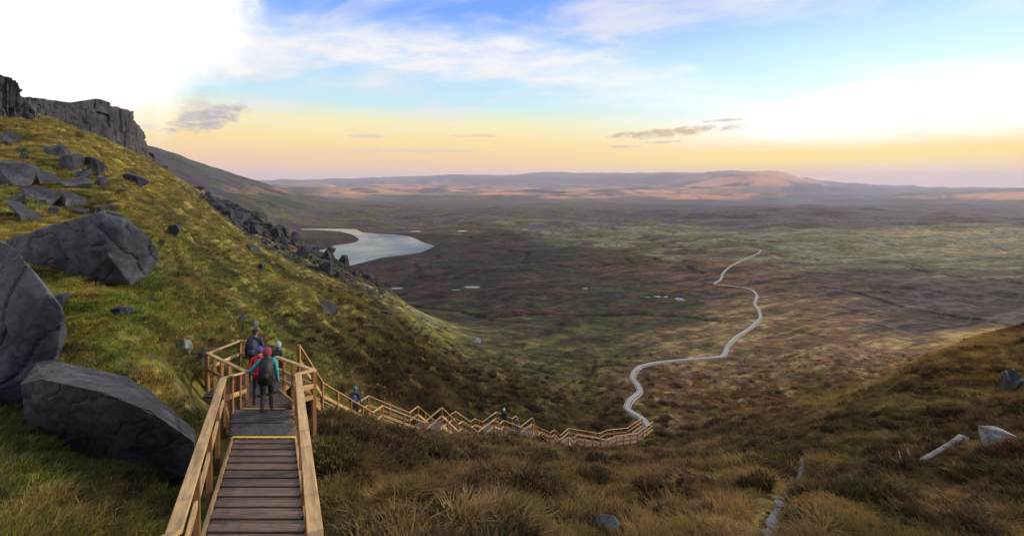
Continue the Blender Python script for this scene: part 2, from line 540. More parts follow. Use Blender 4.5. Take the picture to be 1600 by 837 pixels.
def gz(x, y):
    return float(ground_z(np.array([float(x)]), np.array([float(y)]))[0])


def on_ray(px, py, lo=3.0, hi=9000.0):
    """first place where the sight line through a pixel meets the ground"""
    d = np.exp(np.linspace(math.log(lo), math.log(hi), 1400))
    X = (px - CX) / FPX * d
    zr = -(py - HY) / FPX * d
    hit = np.nonzero(zr <= ground_z(X, d))[0]
    i = hit[0] if len(hit) else 1399
    return np.array([X[i], d[i], float(ground_z(X[i:i + 1], d[i:i + 1])[0])])


# ------------------------------------------------------------------ vegetation colours (what grows where), with some sunlight, haze and shade painted in
def L(*a): return np.array(a)


YG, BG, OL, TAN, BR = L(.215, .205, .034), L(.095, .180, .018), L(.100, .090, .026), L(.30, .215, .090), L(.062, .037, .025)
RUS, DK, PALE, GOLD, DG = L(.140, .070, .038), L(.024, .021, .014), L(.165, .16, .095), L(.31, .205, .045), L(.040, .050, .016)
MAU, SUNLIT_PINK, GREY = L(.085, .068, .072), L(.62, .28, .13), L(.13, .13, .125)  # pink paints sunlight on the far ground, mauve a haze tint, as base colour
ZONES = [  # px, py, rx, ry, three colours
    (120, 300, 170, 120, (YG, OL, GOLD)), (300, 400, 140, 110, (YG * 1.15, TAN, OL)), (180, 495, 90, 34, (BG, BG, YG)), (165, 490, 60, 22, (BG, BG, BG)), (60, 540, 60, 30, (OL, BG, DG)), (290, 500, 40, 24, (BG, YG, OL)), (225, 455, 40, 14, (BG, YG, BG)), (330, 420, 40, 30, (BG, YG, OL)), (400, 470, 60, 40, (YG, BG, TAN)), (260, 560, 90, 50, (GOLD, TAN, YG)), (110, 760, 150, 80, (DG * 1.2, BG * .55, OL)),
    (20, 300, 60, 60, (OL, GOLD, DG)), (430, 500, 90, 60, (OL, YG, BR)), (560, 540, 110, 24, (OL, DG, YG)), (520, 600, 70, 26, (YG, TAN, OL)), (600, 615, 80, 22, (TAN, OL, YG)),
    (480, 545, 130, 20, (DG, BR, OL)), (450, 525, 70, 14, (DG, DK, BR)), (560, 580, 70, 14, (DG, BR, DG)), (640, 500, 80, 26, (PALE, OL, YG)), (700, 600, 110, 60, (DG, OL, BR)), (860, 580, 110, 70, (DG, BR, OL)), (450, 370, 120, 22, (DK, DG, BR)), (350, 330, 40, 16, (DK, DK, DG)), (420, 368, 40, 14, (DK, DK, DG)), (500, 405, 45, 14, (DK, DK, DG)), (570, 440, 40, 12, (DK, DG, DK)),  # dark green patches on the lower slope paint its deeper shadow into the colour
    (740, 420, 170, 45, (BR * .85, DK, DK)), (880, 470, 150, 55, (BR, DK, DG)), (600, 455, 70, 14, (OL, BR, PALE)), (1040, 490, 60, 24, (DK, BR, DG)), (720, 395, 60, 14, (RUS * .7, BR, DK)),
    (1130, 620, 130, 55, (RUS, TAN * .8, BR)), (1270, 540, 120, 60, (TAN * .85, RUS, RUS)), (1190, 520, 60, 40, (TAN * .85, RUS, OL)), (1240, 600, 50, 16, (DG, OL, RUS)), (1060, 515, 60, 22, (TAN * .8, RUS, OL)),
    (1500, 480, 150, 40, (BR, DK, MAU)), (1400, 450, 120, 30, (DK, BR, MAU)), (1530, 440, 120, 26, (DK, BR, BR)), (1150, 430, 130, 24, (BR, RUS, DK)), (980, 425, 90, 22, (BR, RUS * .7, DK)),
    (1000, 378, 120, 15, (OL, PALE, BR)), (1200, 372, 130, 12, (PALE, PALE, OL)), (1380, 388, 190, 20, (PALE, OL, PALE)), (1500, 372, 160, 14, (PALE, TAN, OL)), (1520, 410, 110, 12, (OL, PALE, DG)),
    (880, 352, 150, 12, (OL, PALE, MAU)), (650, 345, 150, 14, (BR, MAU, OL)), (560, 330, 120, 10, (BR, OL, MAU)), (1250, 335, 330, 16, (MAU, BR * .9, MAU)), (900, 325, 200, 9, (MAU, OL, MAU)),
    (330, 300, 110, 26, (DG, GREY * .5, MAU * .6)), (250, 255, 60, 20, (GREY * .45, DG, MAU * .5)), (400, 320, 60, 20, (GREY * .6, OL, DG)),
    (700, 312, 260, 7, (MAU, MAU, OL)), (640, 299, 240, 10, (SUNLIT_PINK, TAN, MAU)), (900, 303, 170, 8, (SUNLIT_PINK, PALE, MAU)), (850, 280, 260, 9, (MAU, GREY, MAU)), (1150, 279, 90, 8, (SUNLIT_PINK, SUNLIT_PINK, MAU)), (1060, 304, 120, 6, (SUNLIT_PINK, MAU, PALE)),
    (1330, 305, 130, 12, (MAU, GREY, MAU)), (1540, 307, 70, 4, (SUNLIT_PINK, MAU, SUNLIT_PINK)), (1500, 318, 150, 7, (MAU, MAU, BR)),
    (1530, 555, 90, 36, (GOLD * 1.35, RUS * 1.3, GOLD * 1.2)), (1420, 620, 140, 18, (GOLD, YG, OL)), (1200, 680, 160, 28, (OL, BR, DG)), (1350, 700, 140, 30, (DG, BR, OL)), (1530, 720, 120, 60, (RUS, BR, DG)),
    (1340, 800, 110, 50, (DK, DG, BR)), (1390, 700, 60, 20, (DK, DG, DG)), (1100, 790, 120, 60, (TAN, GOLD, BR)), (950, 730, 120, 40, (BR, OL, RUS)), (780, 740, 150, 50, (BR, OL, TAN)), (600, 720, 90, 40, (OL, BR, DG)),
    (600, 800, 100, 50, (OL, TAN, BR)), (850, 810, 140, 40, (TAN, RUS, OL)), (960, 800, 60, 40, (GOLD, TAN, OL)), (1000, 690, 80, 12, (OL, DG, BR)), (650, 690, 60, 12, (GOLD, OL, TAN)), (1530, 800, 130, 50, (RUS * .8, BR, DK))]


NEARZ = {k for k, q in enumerate(ZONES) if q[0] < 700 and q[1] < 620 and not (q[4][0] is BR or q[4][0] is DK or q[1] < 331)} | {0, 1, 5}
FARZ = {k for k, q in enumerate(ZONES) if q[:2] in ((330, 300), (250, 255), (400, 320))}


def veg_light(X, Y, Z):
    px = CX + X / Y * FPX
    py = HY - Z / Y * FPX
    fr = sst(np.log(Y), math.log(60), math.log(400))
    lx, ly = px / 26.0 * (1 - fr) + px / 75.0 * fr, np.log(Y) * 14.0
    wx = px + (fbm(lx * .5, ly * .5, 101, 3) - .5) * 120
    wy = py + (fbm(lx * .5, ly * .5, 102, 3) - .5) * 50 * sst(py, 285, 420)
    acc = np.zeros(X.shape + (3,))
    ws = np.zeros(X.shape)
    nA = fbm(lx * 1.3, ly * 1.3, 111, 4, 0.6)
    nB = fbm(lx * 1.7 + 40, ly * 1.5, 121, 4, 0.6)
    fA, fB = sst(nA, .40, .60)[..., None], sst(nB, .47, .66)[..., None]
    nR = [fbm(lx * 1.1 + 70 * q, ly * 1.1, 131 + 7 * q, 4, .6) for q in range(3)]
    zk = 0
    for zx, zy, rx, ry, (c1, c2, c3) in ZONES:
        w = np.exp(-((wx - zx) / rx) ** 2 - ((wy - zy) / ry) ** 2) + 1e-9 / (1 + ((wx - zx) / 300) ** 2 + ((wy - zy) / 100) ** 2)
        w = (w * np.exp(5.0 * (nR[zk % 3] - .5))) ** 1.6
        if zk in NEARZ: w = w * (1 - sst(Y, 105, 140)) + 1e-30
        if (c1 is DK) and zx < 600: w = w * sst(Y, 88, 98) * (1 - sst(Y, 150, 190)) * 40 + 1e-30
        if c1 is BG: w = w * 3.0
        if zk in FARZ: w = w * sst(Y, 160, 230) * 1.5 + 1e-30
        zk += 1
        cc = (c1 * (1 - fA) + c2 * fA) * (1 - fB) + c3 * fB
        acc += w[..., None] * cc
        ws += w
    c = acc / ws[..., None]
    rb = fbm(X / 11, Y / 2.4 + X / 9, 15, 3)
    sl = (1 - sst(px, 520, 700)) * sst(Y, 13, 24) * (1 - sst(Y, 95, 115))
    lo, hi = (sl * (1 - sst(rb, .38, .50)))[..., None] * .8, (sl * sst(rb, .54, .66))[..., None] * .5  # shade of the ribs put into the colour: runnels darker, crests lighter
    c = c * (1 - lo) + (DG * .7 + BR * .5) * lo
    c = c * (1 - hi) + (TAN * .6 + YG * .5) * hi
    # single plants and patches: each has a colour of its own
    side = 1 - sst(px, 420, 640)
    for cell, d0, d1, amt, sd in ((.75, 3, 45, .8, 401), (2.6, 20, 130, .4, 411), (9.0, 90, 600, .15, 421), (60.0, 450, 2500, .18, 431), (300.0, 2200, 20000, .3, 441)):
        w = sst(Y, d0 * .6, d0) * (1 - sst(Y, d1 * .7, d1)) * amt
        if not (w > 0).any(): continue
        cx_ = cell * (1.0 if cell < 5 else 2.6)
        qx = X / cx_ + (fbm(X / cx_ * .9, Y / cell * .9, sd, 3) - .5) * 2.2
        qy = Y / cell * .8 + (fbm(X / cx_ * .9 + 31, Y / cell * .9, sd + 1, 3) - .5) * 2.2
        pk = hash2(np.floor(qx), np.floor(qy), sd + 2)
        br = .6 + .85 * hash2(np.floor(qx), np.floor(qy), sd + 3)
        hue = c * br[..., None]
        pl_r = np.stack([TAN, OL, DG, RUS, BR, GOLD * .8, DK, YG * .8])[(pk * 7.999).astype(int)]
        pl_l = np.stack([YG, OL, TAN, YG * 1.2, BG, GOLD, DG, BR])[(pk * 7.999).astype(int)]
        pal = pl_r * (1 - side[..., None]) + pl_l * side[..., None]
        hue = hue * .42 + pal * .58 if d1 < 100 else (hue * .75 + pal * .25 if d1 < 200 else hue)
        c = c * (1 - w[..., None]) + hue * w[..., None]
    return c


# ------------------------------------------------------------------ materials
def new_mat(name):
    m = bpy.data.materials.new(name)
    m.use_nodes = True
    t = m.node_tree
    t.nodes.clear()
    gg = NG(t)
    out = gg.n('ShaderNodeOutputMaterial')
    b = gg.n('ShaderNodeBsdfPrincipled')
    gg.link(b.outputs[0], out.inputs[0])
    return m, gg, b


def bump(gg, b, h, strength, dist):
    nd = gg.n('ShaderNodeBump')
    nd.inputs['Strength'].default_value = strength
    nd.inputs['Distance'].default_value = dist
    gg.link(h, nd.inputs['Height'])
    gg.link(nd.outputs[0], b.inputs['Normal'])


def attr(gg, name, typ='GEOMETRY'):
    a = gg.n('ShaderNodeAttribute', attribute_name=name, attribute_type=typ)
    return a.outputs['Color']


def mat_ground():
    m, gg, b = new_mat('moor_turf')
    c = attr(gg, 'veg_light')
    pos = gg.n('ShaderNodeNewGeometry').outputs['Position']
    n1 = gg.noise(pos, 3.2, 6, 0.7)
    n2 = gg.noise(pos, 0.35, 6, 0.65)
    n3 = gg.noise(pos, 0.03, 6, 0.7)
    n5 = gg.noise(pos, 0.11, 6, 0.7)
    k = gg.m('MULTIPLY', gg.m('MULTIPLY', gg.smooth(n1, 0.3, 0.7, 0.55, 1.35), gg.smooth(n2, 0.32, 0.68, 0.5, 1.4)), gg.smooth(n3, 0.3, 0.7, 0.86, 1.12))
    k = gg.m('MULTIPLY', k, gg.smooth(n5, 0.34, 0.66, 0.62, 1.3))
    c2 = gg.mix(1.0, c, gg.comb(k, k, k), 'MULTIPLY')
    gg.link(c2, b.inputs['Base Color'])
    b.inputs['Roughness'].default_value = 0.95
    b.inputs['Specular IOR Level'].default_value = 0.1
    bump(gg, b, gg.m('ADD', gg.m('ADD', n1, gg.m('MULTIPLY', n2, 3.5)), gg.m('MULTIPLY', n5, 7.0)), 0.9, 0.14)
    return m


def mat_rock(name, c1, c2, lichen=0.25, scale=1.0, edge=.55):
    m, gg, b = new_mat(name)
    tcn = gg.n('ShaderNodeTexCoord').outputs['Object']
    n1 = gg.noise(tcn, 0.9 * scale, 7, 0.62, 0.3)
    n2 = gg.noise(tcn, 7 * scale, 6, 0.7)
    n3 = gg.noise(tcn, 34 * scale, 3, 0.6)
    c = gg.mix(gg.smooth(n1, .40, .60), tuple(x * .8 for x in c1), tuple(x * 1.15 for x in c2))
    c = gg.mix(gg.smooth(n2, .48, .66, 0, .8), c, tuple(x * .4 for x in c1))
    n4 = gg.noise(tcn, 2.3 * scale, 6, .7, 1.2)
    c = gg.mix(gg.smooth(n4, .5, .62, 0, .55), c, (c2[0] * 1.2, c2[1] * 1.17, c2[2] * 1.1))
    wv = gg.n('ShaderNodeTexVoronoi', feature='DISTANCE_TO_EDGE')
    wv.inputs['Scale'].default_value = .55 * scale
    dv = gg.n('ShaderNodeVectorMath', operation='ADD')
    gg.link(tcn, dv.inputs[0])
    gg.link(gg.comb(n4, n1, n2), dv.inputs[1])
    gg.link(dv.outputs[0], wv.inputs['Vector'])
    crk = gg.smooth(wv.outputs['Distance'], .0, .018, 1, 0)
    c = gg.mix(gg.m('MULTIPLY', gg.m('MULTIPLY', crk, gg.smooth(n1, .48, .56)), .6), c, tuple(x * .2 for x in c1))
    geo = gg.n('ShaderNodeNewGeometry')
    sp = gg.n('ShaderNodeSeparateXYZ')
    gg.link(geo.outputs['Normal'], sp.inputs[0])
    up = gg.smooth(sp.outputs[2], 0.2, 0.8, 0.25, 1.0)
    lm = gg.m('MULTIPLY', gg.smooth(n3, .60, .70), gg.m('MULTIPLY', up, gg.smooth(n1, .42, .6)))
    c = gg.mix(gg.m('MULTIPLY', lm, lichen * 2), c, (.42, .43, .38))
    moss = gg.m('MULTIPLY', gg.smooth(n1, .5, .66), up)
    c = gg.mix(gg.m('MULTIPLY', moss, lichen), c, (.16, .17, .10))
    edge_ = gg.m('MULTIPLY', gg.smooth(geo.outputs['Pointiness'], .51, .60), gg.smooth(n2, .35, .6, .2, 1.0))
    c = gg.mix(gg.m('MULTIPLY', edge_, edge), c, (.24, .245, .24))
    gg.link(c, b.inputs['Base Color'])
    b.inputs['Roughness'].default_value = 0.72
    b.inputs['Specular IOR Level'].default_value = 0.35
    bump(gg, b, gg.m('SUBTRACT', gg.m('ADD', gg.m('MULTIPLY', n2, 1.0), gg.m('MULTIPLY', n3, 0.35)), gg.m('MULTIPLY', crk, gg.smooth(n1, .48, .56, 0, .6))), 0.5, 0.05 / scale)
    return m


def mat_wood(name, c1, c2, rough=0.75, grain=1.0, stain=None):
    m, gg, b = new_mat(name)
    tcn = gg.n('ShaderNodeTexCoord').outputs['Object']
    oi = gg.n('ShaderNodeObjectInfo')
    mp = gg.n('ShaderNodeMapping')
    gg.link(tcn, mp.inputs[0])
    mp.inputs['Scale'].default_value = (2.5 * grain, 40 * grain, 40 * grain)
    ad = gg.n('ShaderNodeVectorMath', operation='ADD')
    gg.link(mp.outputs[0], ad.inputs[0])
    off = gg.m('MULTIPLY', oi.outputs['Random'], 80.0)
    gg.link(gg.comb(off, off, off), ad.inputs[1])
    n1 = gg.noise(ad.outputs[0], 1.0, 5, 0.65, 0.5)
    n2 = gg.noise(ad.outputs[0], 0.3, 4, 0.6)
    c = gg.mix(gg.smooth(n1, .3, .7), c1, c2)
    k = gg.m('MULTIPLY', gg.smooth(n2, .3, .7, .62, 1.18), gg.m('ADD', 0.78, gg.m('MULTIPLY', oi.outputs['Random'], 0.42)))
    c = gg.mix(1.0, c, gg.comb(k, k, k), 'MULTIPLY')
    if stain:
        c = gg.mix(gg.smooth(gg.noise(tcn, 3.0, 5, .65), .5, .7, 0, .6), c, stain)
    gg.link(c, b.inputs['Base Color'])
    b.inputs['Roughness'].default_value = rough
    b.inputs['Specular IOR Level'].default_value = 0.3
    bump(gg, b, n1, 0.4, 0.004)
    return m


def mat_plain(name, c, rough=0.8, var=0.25, scale=9.0):
    m, gg, b = new_mat(name)
    tcn = gg.n('ShaderNodeTexCoord').outputs['Object']
    n1 = gg.noise(tcn, scale, 5, .6)
    k = gg.smooth(n1, .3, .7, 1 - var, 1 + var)
    gg.link(gg.mix(1.0, c, gg.comb(k, k, k), 'MULTIPLY'), b.inputs['Base Color'])
    b.inputs['Roughness'].default_value = rough
    return m


M_GROUND = mat_ground()
M_ROCK = mat_rock('dark_gritstone', (.015, .019, .029), (.042, .049, .068), .26, 0.8)
M_ROCK_D = mat_rock('black_gritstone', (.016, .017, .021), (.042, .043, .050), .25, 0.9)
M_CRAG = mat_rock('crag_rock', (.020, .017, .018), (.046, .040, .040), .06, 0.12, .15)
M_SCREE = mat_rock('scree_rock', (.011, .0115, .014), (.034, .034, .039), .04, 0.4, .10)
M_PALE = mat_rock('bleached_rock', (.09, .09, .088), (.19, .185, .175), .2, 1.5)
M_RAIL = mat_wood('sawn_softwood', (.34, .205, .085), (.52, .335, .15), .7, 1.0, (.20, .145, .09))
M_POST = mat_wood('orange_softwood', (.24, .105, .035), (.36, .175, .065), .75)
M_DECK = mat_wood('worn_decking', (.105, .066, .047), (.185, .124, .092), .7, 1.0, (.055, .040, .032))
M_GRIP = mat_plain('grip_mat', (.060, .052, .048), .9, .6, 16)
M_YEL = mat_plain('yellow_nosing', (.62, .44, .06), .7, .3, 12)
M_OLDLOG = mat_wood('old_grey_log', (.10, .10, .10), (.20, .195, .19), .85, .5)
M_GREYWOOD = mat_wood('grey_weathered_wood', (.32, .305, .285), (.46, .44, .41), .8, .3, (.20, .185, .165))

# ------------------------------------------------------------------ ground sheet
cols = np.concatenate([np.linspace(-480, -60, 40, endpoint=False), np.linspace(-60, 1660, 560, endpoint=False), np.linspace(1660, 2080, 41)])
rows = np.concatenate([np.exp(np.linspace(math.log(1.2), math.log(5.5), 36, endpoint=False)), np.exp(np.linspace(math.log(5.5), math.log(150), 620, endpoint=False)),
                       np.exp(np.linspace(math.log(150), math.log(1500), 230, endpoint=False)), np.exp(np.linspace(math.log(1500), math.log(13500), 150))])
U, D = np.meshgrid(cols, rows)
GX, GY = (U - CX) / FPX * D, D
GZ = ground_z(GX, GY)
nr, nc = U.shape
me = bpy.data.meshes.new('moorland_ground')
co = np.stack([GX, GY, GZ], -1).reshape(-1, 3)
idx = np.arange(nr * nc).reshape(nr, nc)
quads = np.stack([idx[:-1, :-1], idx[:-1, 1:], idx[1:, 1:], idx[1:, :-1]], -1).reshape(-1, 4)
me.vertices.add(len(co))
me.vertices.foreach_set('co', co.ravel())
me.loops.add(quads.size)
me.loops.foreach_set('vertex_index', quads.ravel())
me.polygons.add(len(quads))
me.polygons.foreach_set('loop_start', np.arange(0, quads.size, 4))
me.polygons.foreach_set('use_smooth', np.ones(len(quads), bool))
me.update()
VC = veg_light(GX, GY, GZ)
ca = me.attributes.new('veg_light', 'FLOAT_COLOR', 'POINT')
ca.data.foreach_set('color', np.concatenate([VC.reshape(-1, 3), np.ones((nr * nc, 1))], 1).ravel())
me.materials.append(M_GROUND)
ground = bpy.data.objects.new('moorland_ground', me)
C.objects.link(ground)
tag(ground, 'rough moorland of grass, heather and peat running to hazy hills', 'moorland', kind='structure')

# ------------------------------------------------------------------ water
def mat_water(name, c, rough, bs, bd):
    m, gg, b = new_mat(name)
    pos = gg.n('ShaderNodeNewGeometry').outputs['Position']
    b.inputs['Base Color'].default_value = (*c, 1)
    n0 = gg.noise(pos, bs * 0.02, 4, .6)
    gg.link(gg.smooth(n0, .35, .65, rough, rough * 2.6), b.inputs['Roughness'])
    b.inputs['IOR'].default_value = 1.33
    bump(gg, b, gg.noise(pos, bs, 4, .6), 0.5, bd)
    return m


M_LAKE = mat_water('lake_water', (.055, .075, .095), .16, .5, .10)
M_POOL = mat_water('bog_water', (.05, .055, .06), .08, 2.0, .02)
lc = LAKE.mean(0)
lv = [(*(p + (p - lc) / np.linalg.norm(p - lc) * 2.0), LAKE_Z) for p in LAKE]
bm = bmesh.new()
bm.faces.new([bm.verts.new(v) for v in lv])
bmesh.ops.triangulate(bm, faces=bm.faces[:])
tag(bm_obj('lake_water', bm, M_LAKE), 'silver blue lake in the hollow beyond the green slope', 'lake', kind='structure')
for pd in POOLS:
    x, y, rx, ry, z = pd
    n = 22
    vs = [(x + rx * (0.75 + 0.4 * random.random()) * math.cos(2 * PI * k / n), y + ry * (0.75 + 0.4 * random.random()) * math.sin(2 * PI * k / n), z) for k in range(n)]
    tag(mesh_obj('bog_pool', vs, [list(range(n))], M_POOL), 'small pale bog pool shining among the brown heather', 'pool', 'bog pools on the moor', 'structure')
sl = catmull(STREAM, 14)
sxy = sl[:, :2]
szz = ground_z(sxy[:, 0].copy(), sxy[:, 1].copy())
szz = np.convolve(np.pad(szz, 3, 'edge'), np.ones(7) / 7, 'valid')
vs, fs = [], []
for i, (p, z) in enumerate(zip(sxy, szz)):
    t = sxy[min(i + 1, len(sxy) - 1)] - sxy[max(i - 1, 0)]
    t = t / np.linalg.norm(t)
    w = 0.05 + 0.13 * abs(math.sin(i * 0.55) * math.sin(i * .23 + 1))
    nrm = np.array([-t[1], t[0]]) * w
    vs += [(p[0] + nrm[0], p[1] + nrm[1], z + .10), (p[0] - nrm[0], p[1] - nrm[1], z + .10)]
    if i: fs.append([2 * i - 2, 2 * i - 1, 2 * i + 1, 2 * i])
tag(mesh_obj('stream_water', vs, fs, mat_water('stream_water', (.10, .11, .13), .12, 9, .05), None, True), 'thin trickling stream between tussocks', 'stream', kind='structure')

# ------------------------------------------------------------------ rocks
def roughen(bm, amp, freq, seed, cracks=0.0, strata=0.0, sdir=(0.2, 0.1, 1.0)):
    bm.normal_update()
    off = Vector((seed * 3.7, seed * 1.3, seed * 2.1))
    sd = Vector(sdir).normalized()
    new = []
    for v in bm.verts:
        p = v.co * freq + off
        h = mnoise.fractal(p, 0.9, 2.1, 5)
        d = amp * h
        if cracks:
            r = abs(mnoise.noise(p * 0.7 + Vector((9, 2, 5))))
            d -= cracks * math.exp(-(r / 0.05) ** 2)
        if strata:
            d += strata * math.sin(v.co.dot(sd) * 9 + 3 * mnoise.noise(p * 0.6))
        new.append(v.co + v.normal * d)
    for v, c in zip(bm.verts, new): v.co = c


def hull_rock(points, seed, bev=0.06, target=0.14, amp=0.05, freq=1.2, cracks=0.0, strata=0.0):
    bm = bmesh.new()
    for p in points: bm.verts.new(p)
    r = bmesh.ops.convex_hull(bm, input=bm.verts[:])
    kill = [e for e in r['geom_interior'] + r['geom_unused'] if isinstance(e, bmesh.types.BMVert) and e.is_valid]
    if kill: bmesh.ops.delete(bm, geom=list(set(kill)), context='VERTS')
    bmesh.ops.dissolve_limit(bm, angle_limit=R(9), verts=bm.verts[:], edges=bm.edges[:])
    bmesh.ops.bevel(bm, geom=bm.edges[:], offset=bev, segments=2, profile=0.6, affect='EDGES', clamp_overlap=True)
    bmesh.ops.triangulate(bm, faces=bm.faces[:])
    for _ in range(7):
        es = [e for e in bm.edges if e.calc_length() > target]
        if not es: break
        bmesh.ops.subdivide_edges(bm, edges=es, cuts=1)
        bmesh.ops.triangulate(bm, faces=[f for f in bm.faces if len(f.verts) > 3])
    roughen(bm, amp, freq, seed, cracks, strata)
    return bm


def big_boulder(label, px_pts, seed, mat, **kw):
    pts = [Vector(P(*p)) for p in px_pts]
    c = sum(pts, Vector()) / len(pts)
    c.z = min(p.z for p in pts)
    bm = hull_rock([p - c for p in pts], seed, **kw)
    o = bm_obj('boulder', bm, mat, None, True)
    o.data.set_sharp_from_angle(angle=R(24))
    o.location = c
    return tag(o, label, 'boulder')


big_boulder('huge smooth grey boulder perched over a dark hollow on the grass slope',
            [(8, 375, 16.8), (60, 357, 16.2), (135, 336, 16.2), (158, 330, 16.0), (178, 329, 16.2), (196, 338, 16.3), (218, 362, 16.5), (150, 390, 15.6), (170, 400, 15.6), (240, 378, 16.9), (249, 395, 17.2), (247, 410, 17.2), (232, 430, 17), (205, 445, 16.3), (160, 438, 16.0),
             (130, 440, 15.9), (50, 446, 16.3), (25, 425, 16.2), (40, 385, 19.5), (150, 350, 19.5), (230, 395, 19.5), (200, 430, 19), (60, 440, 19)], 1, M_ROCK, bev=0.05, target=0.09, amp=0.035, freq=1.6, cracks=0.05)
big_boulder('tall rounded grey boulder cut off by the photo edge above the dark slab',
            [(-90, 330, 10.2), (-30, 362, 9.7), (5, 376, 9.3), (30, 393, 9.2), (52, 428, 9.1), (75, 455, 8.9), (100, 483, 9.0), (106, 503, 9.2), (97, 545, 9.1), (87, 562, 9.0), (40, 592, 8.9), (0, 600, 8.8), (-100, 610, 8.8),
             (-90, 345, 12), (10, 400, 11.5), (70, 470, 11), (85, 540, 10.6), (-80, 590, 11.5), (-60, 660, 9.3), (30, 650, 9.2), (60, 630, 9.6)], 2, M_ROCK, bev=0.05, target=0.08, amp=0.035, freq=1.4, cracks=0.05)
big_boulder('long dark wedge of rock with ribbed top beside the wooden handrail',
            [(56, 566, 8.8), (78, 562, 9.0), (200, 587, 9.8), (240, 616, 9.7), (305, 670, 9.0), (32, 600, 8.35), (64, 592, 8.1), (160, 612, 7.8), (240, 645, 7.65), (304, 690, 7.95),
             (45, 690, 8.5), (180, 730, 8.3), (300, 760, 8.4), (36, 640, 8.5), (60, 650, 9.9), (290, 720, 9.9)], 3, M_ROCK_D, bev=0.014, target=0.055, amp=0.022, freq=2.6, cracks=0.02, strata=0.006)


def template(seed, flat=1.0, target=0.16):
    rr = random.Random(seed)
    pts = []
    for _ in range(16):
        v = Vector((rr.uniform(-1, 1), rr.uniform(-1, 1), rr.uniform(-1, 1)))
        m = max(abs(v.x), abs(v.y), abs(v.z)) * .6 + v.length * .4
        v = v / m * rr.uniform(.8, 1.0) * .5
        v.z *= flat
        pts.append(v)
    return hull_rock(pts, seed, 0.03, target, 0.035, 2.5)


def mesh_from(bm, name, mat):
    me = bpy.data.meshes.new(name)
    bm.to_mesh(me)
    bm.free()
    me.materials.append(mat)
    me.set_sharp_from_angle(angle=R(30))
    me.polygons.foreach_set('use_smooth', [True] * len(me.polygons))
    me.set_sharp_from_angle(angle=R(26))
    return me


T_BLOCK = [mesh_from(template(20 + k), 'rock', M_ROCK) for k in range(5)]
T_SLAB = [mesh_from(template(40 + k, .5), 'rock', M_ROCK_D) for k in range(4)]
T_PALE = [mesh_from(template(60 + k, .7), 'rock', M_PALE) for k in range(2)]
T_SCREE = [mesh_from(template(80 + k, .75, .3), 'rock', M_SCREE) for k in range(7)]


def rock_at(px, py, w, h, mesh, label, tilt=0.0, name='rock', group=None, d=None, sink=0.3, cat='rock'):
    """a stone whose foot shows at the pixel and which is w by h photograph pixels large"""
    q = on_ray(px, py) if d is None else np.array([(px - CX) / FPX * d, d, gz((px - CX) / FPX * d, d)])
    s = q[1] / FPX
    o = bpy.data.objects.new(name, mesh)
    C.objects.link(o)
    zh = max(v.co.z for v in mesh.vertices) - min(v.co.z for v in mesh.vertices)
    sz = h * s / zh * 1.15
    o.scale = (w * s, w * s * random.uniform(.7, 1.0), sz)
    o.location = (q[0], q[1] + w * s * .3, q[2] + h * s * (.5 - sink))
    o.rotation_euler = (random.uniform(-.15, .15), tilt, random.uniform(-.5, .5))
    return tag(o, label, cat, group)


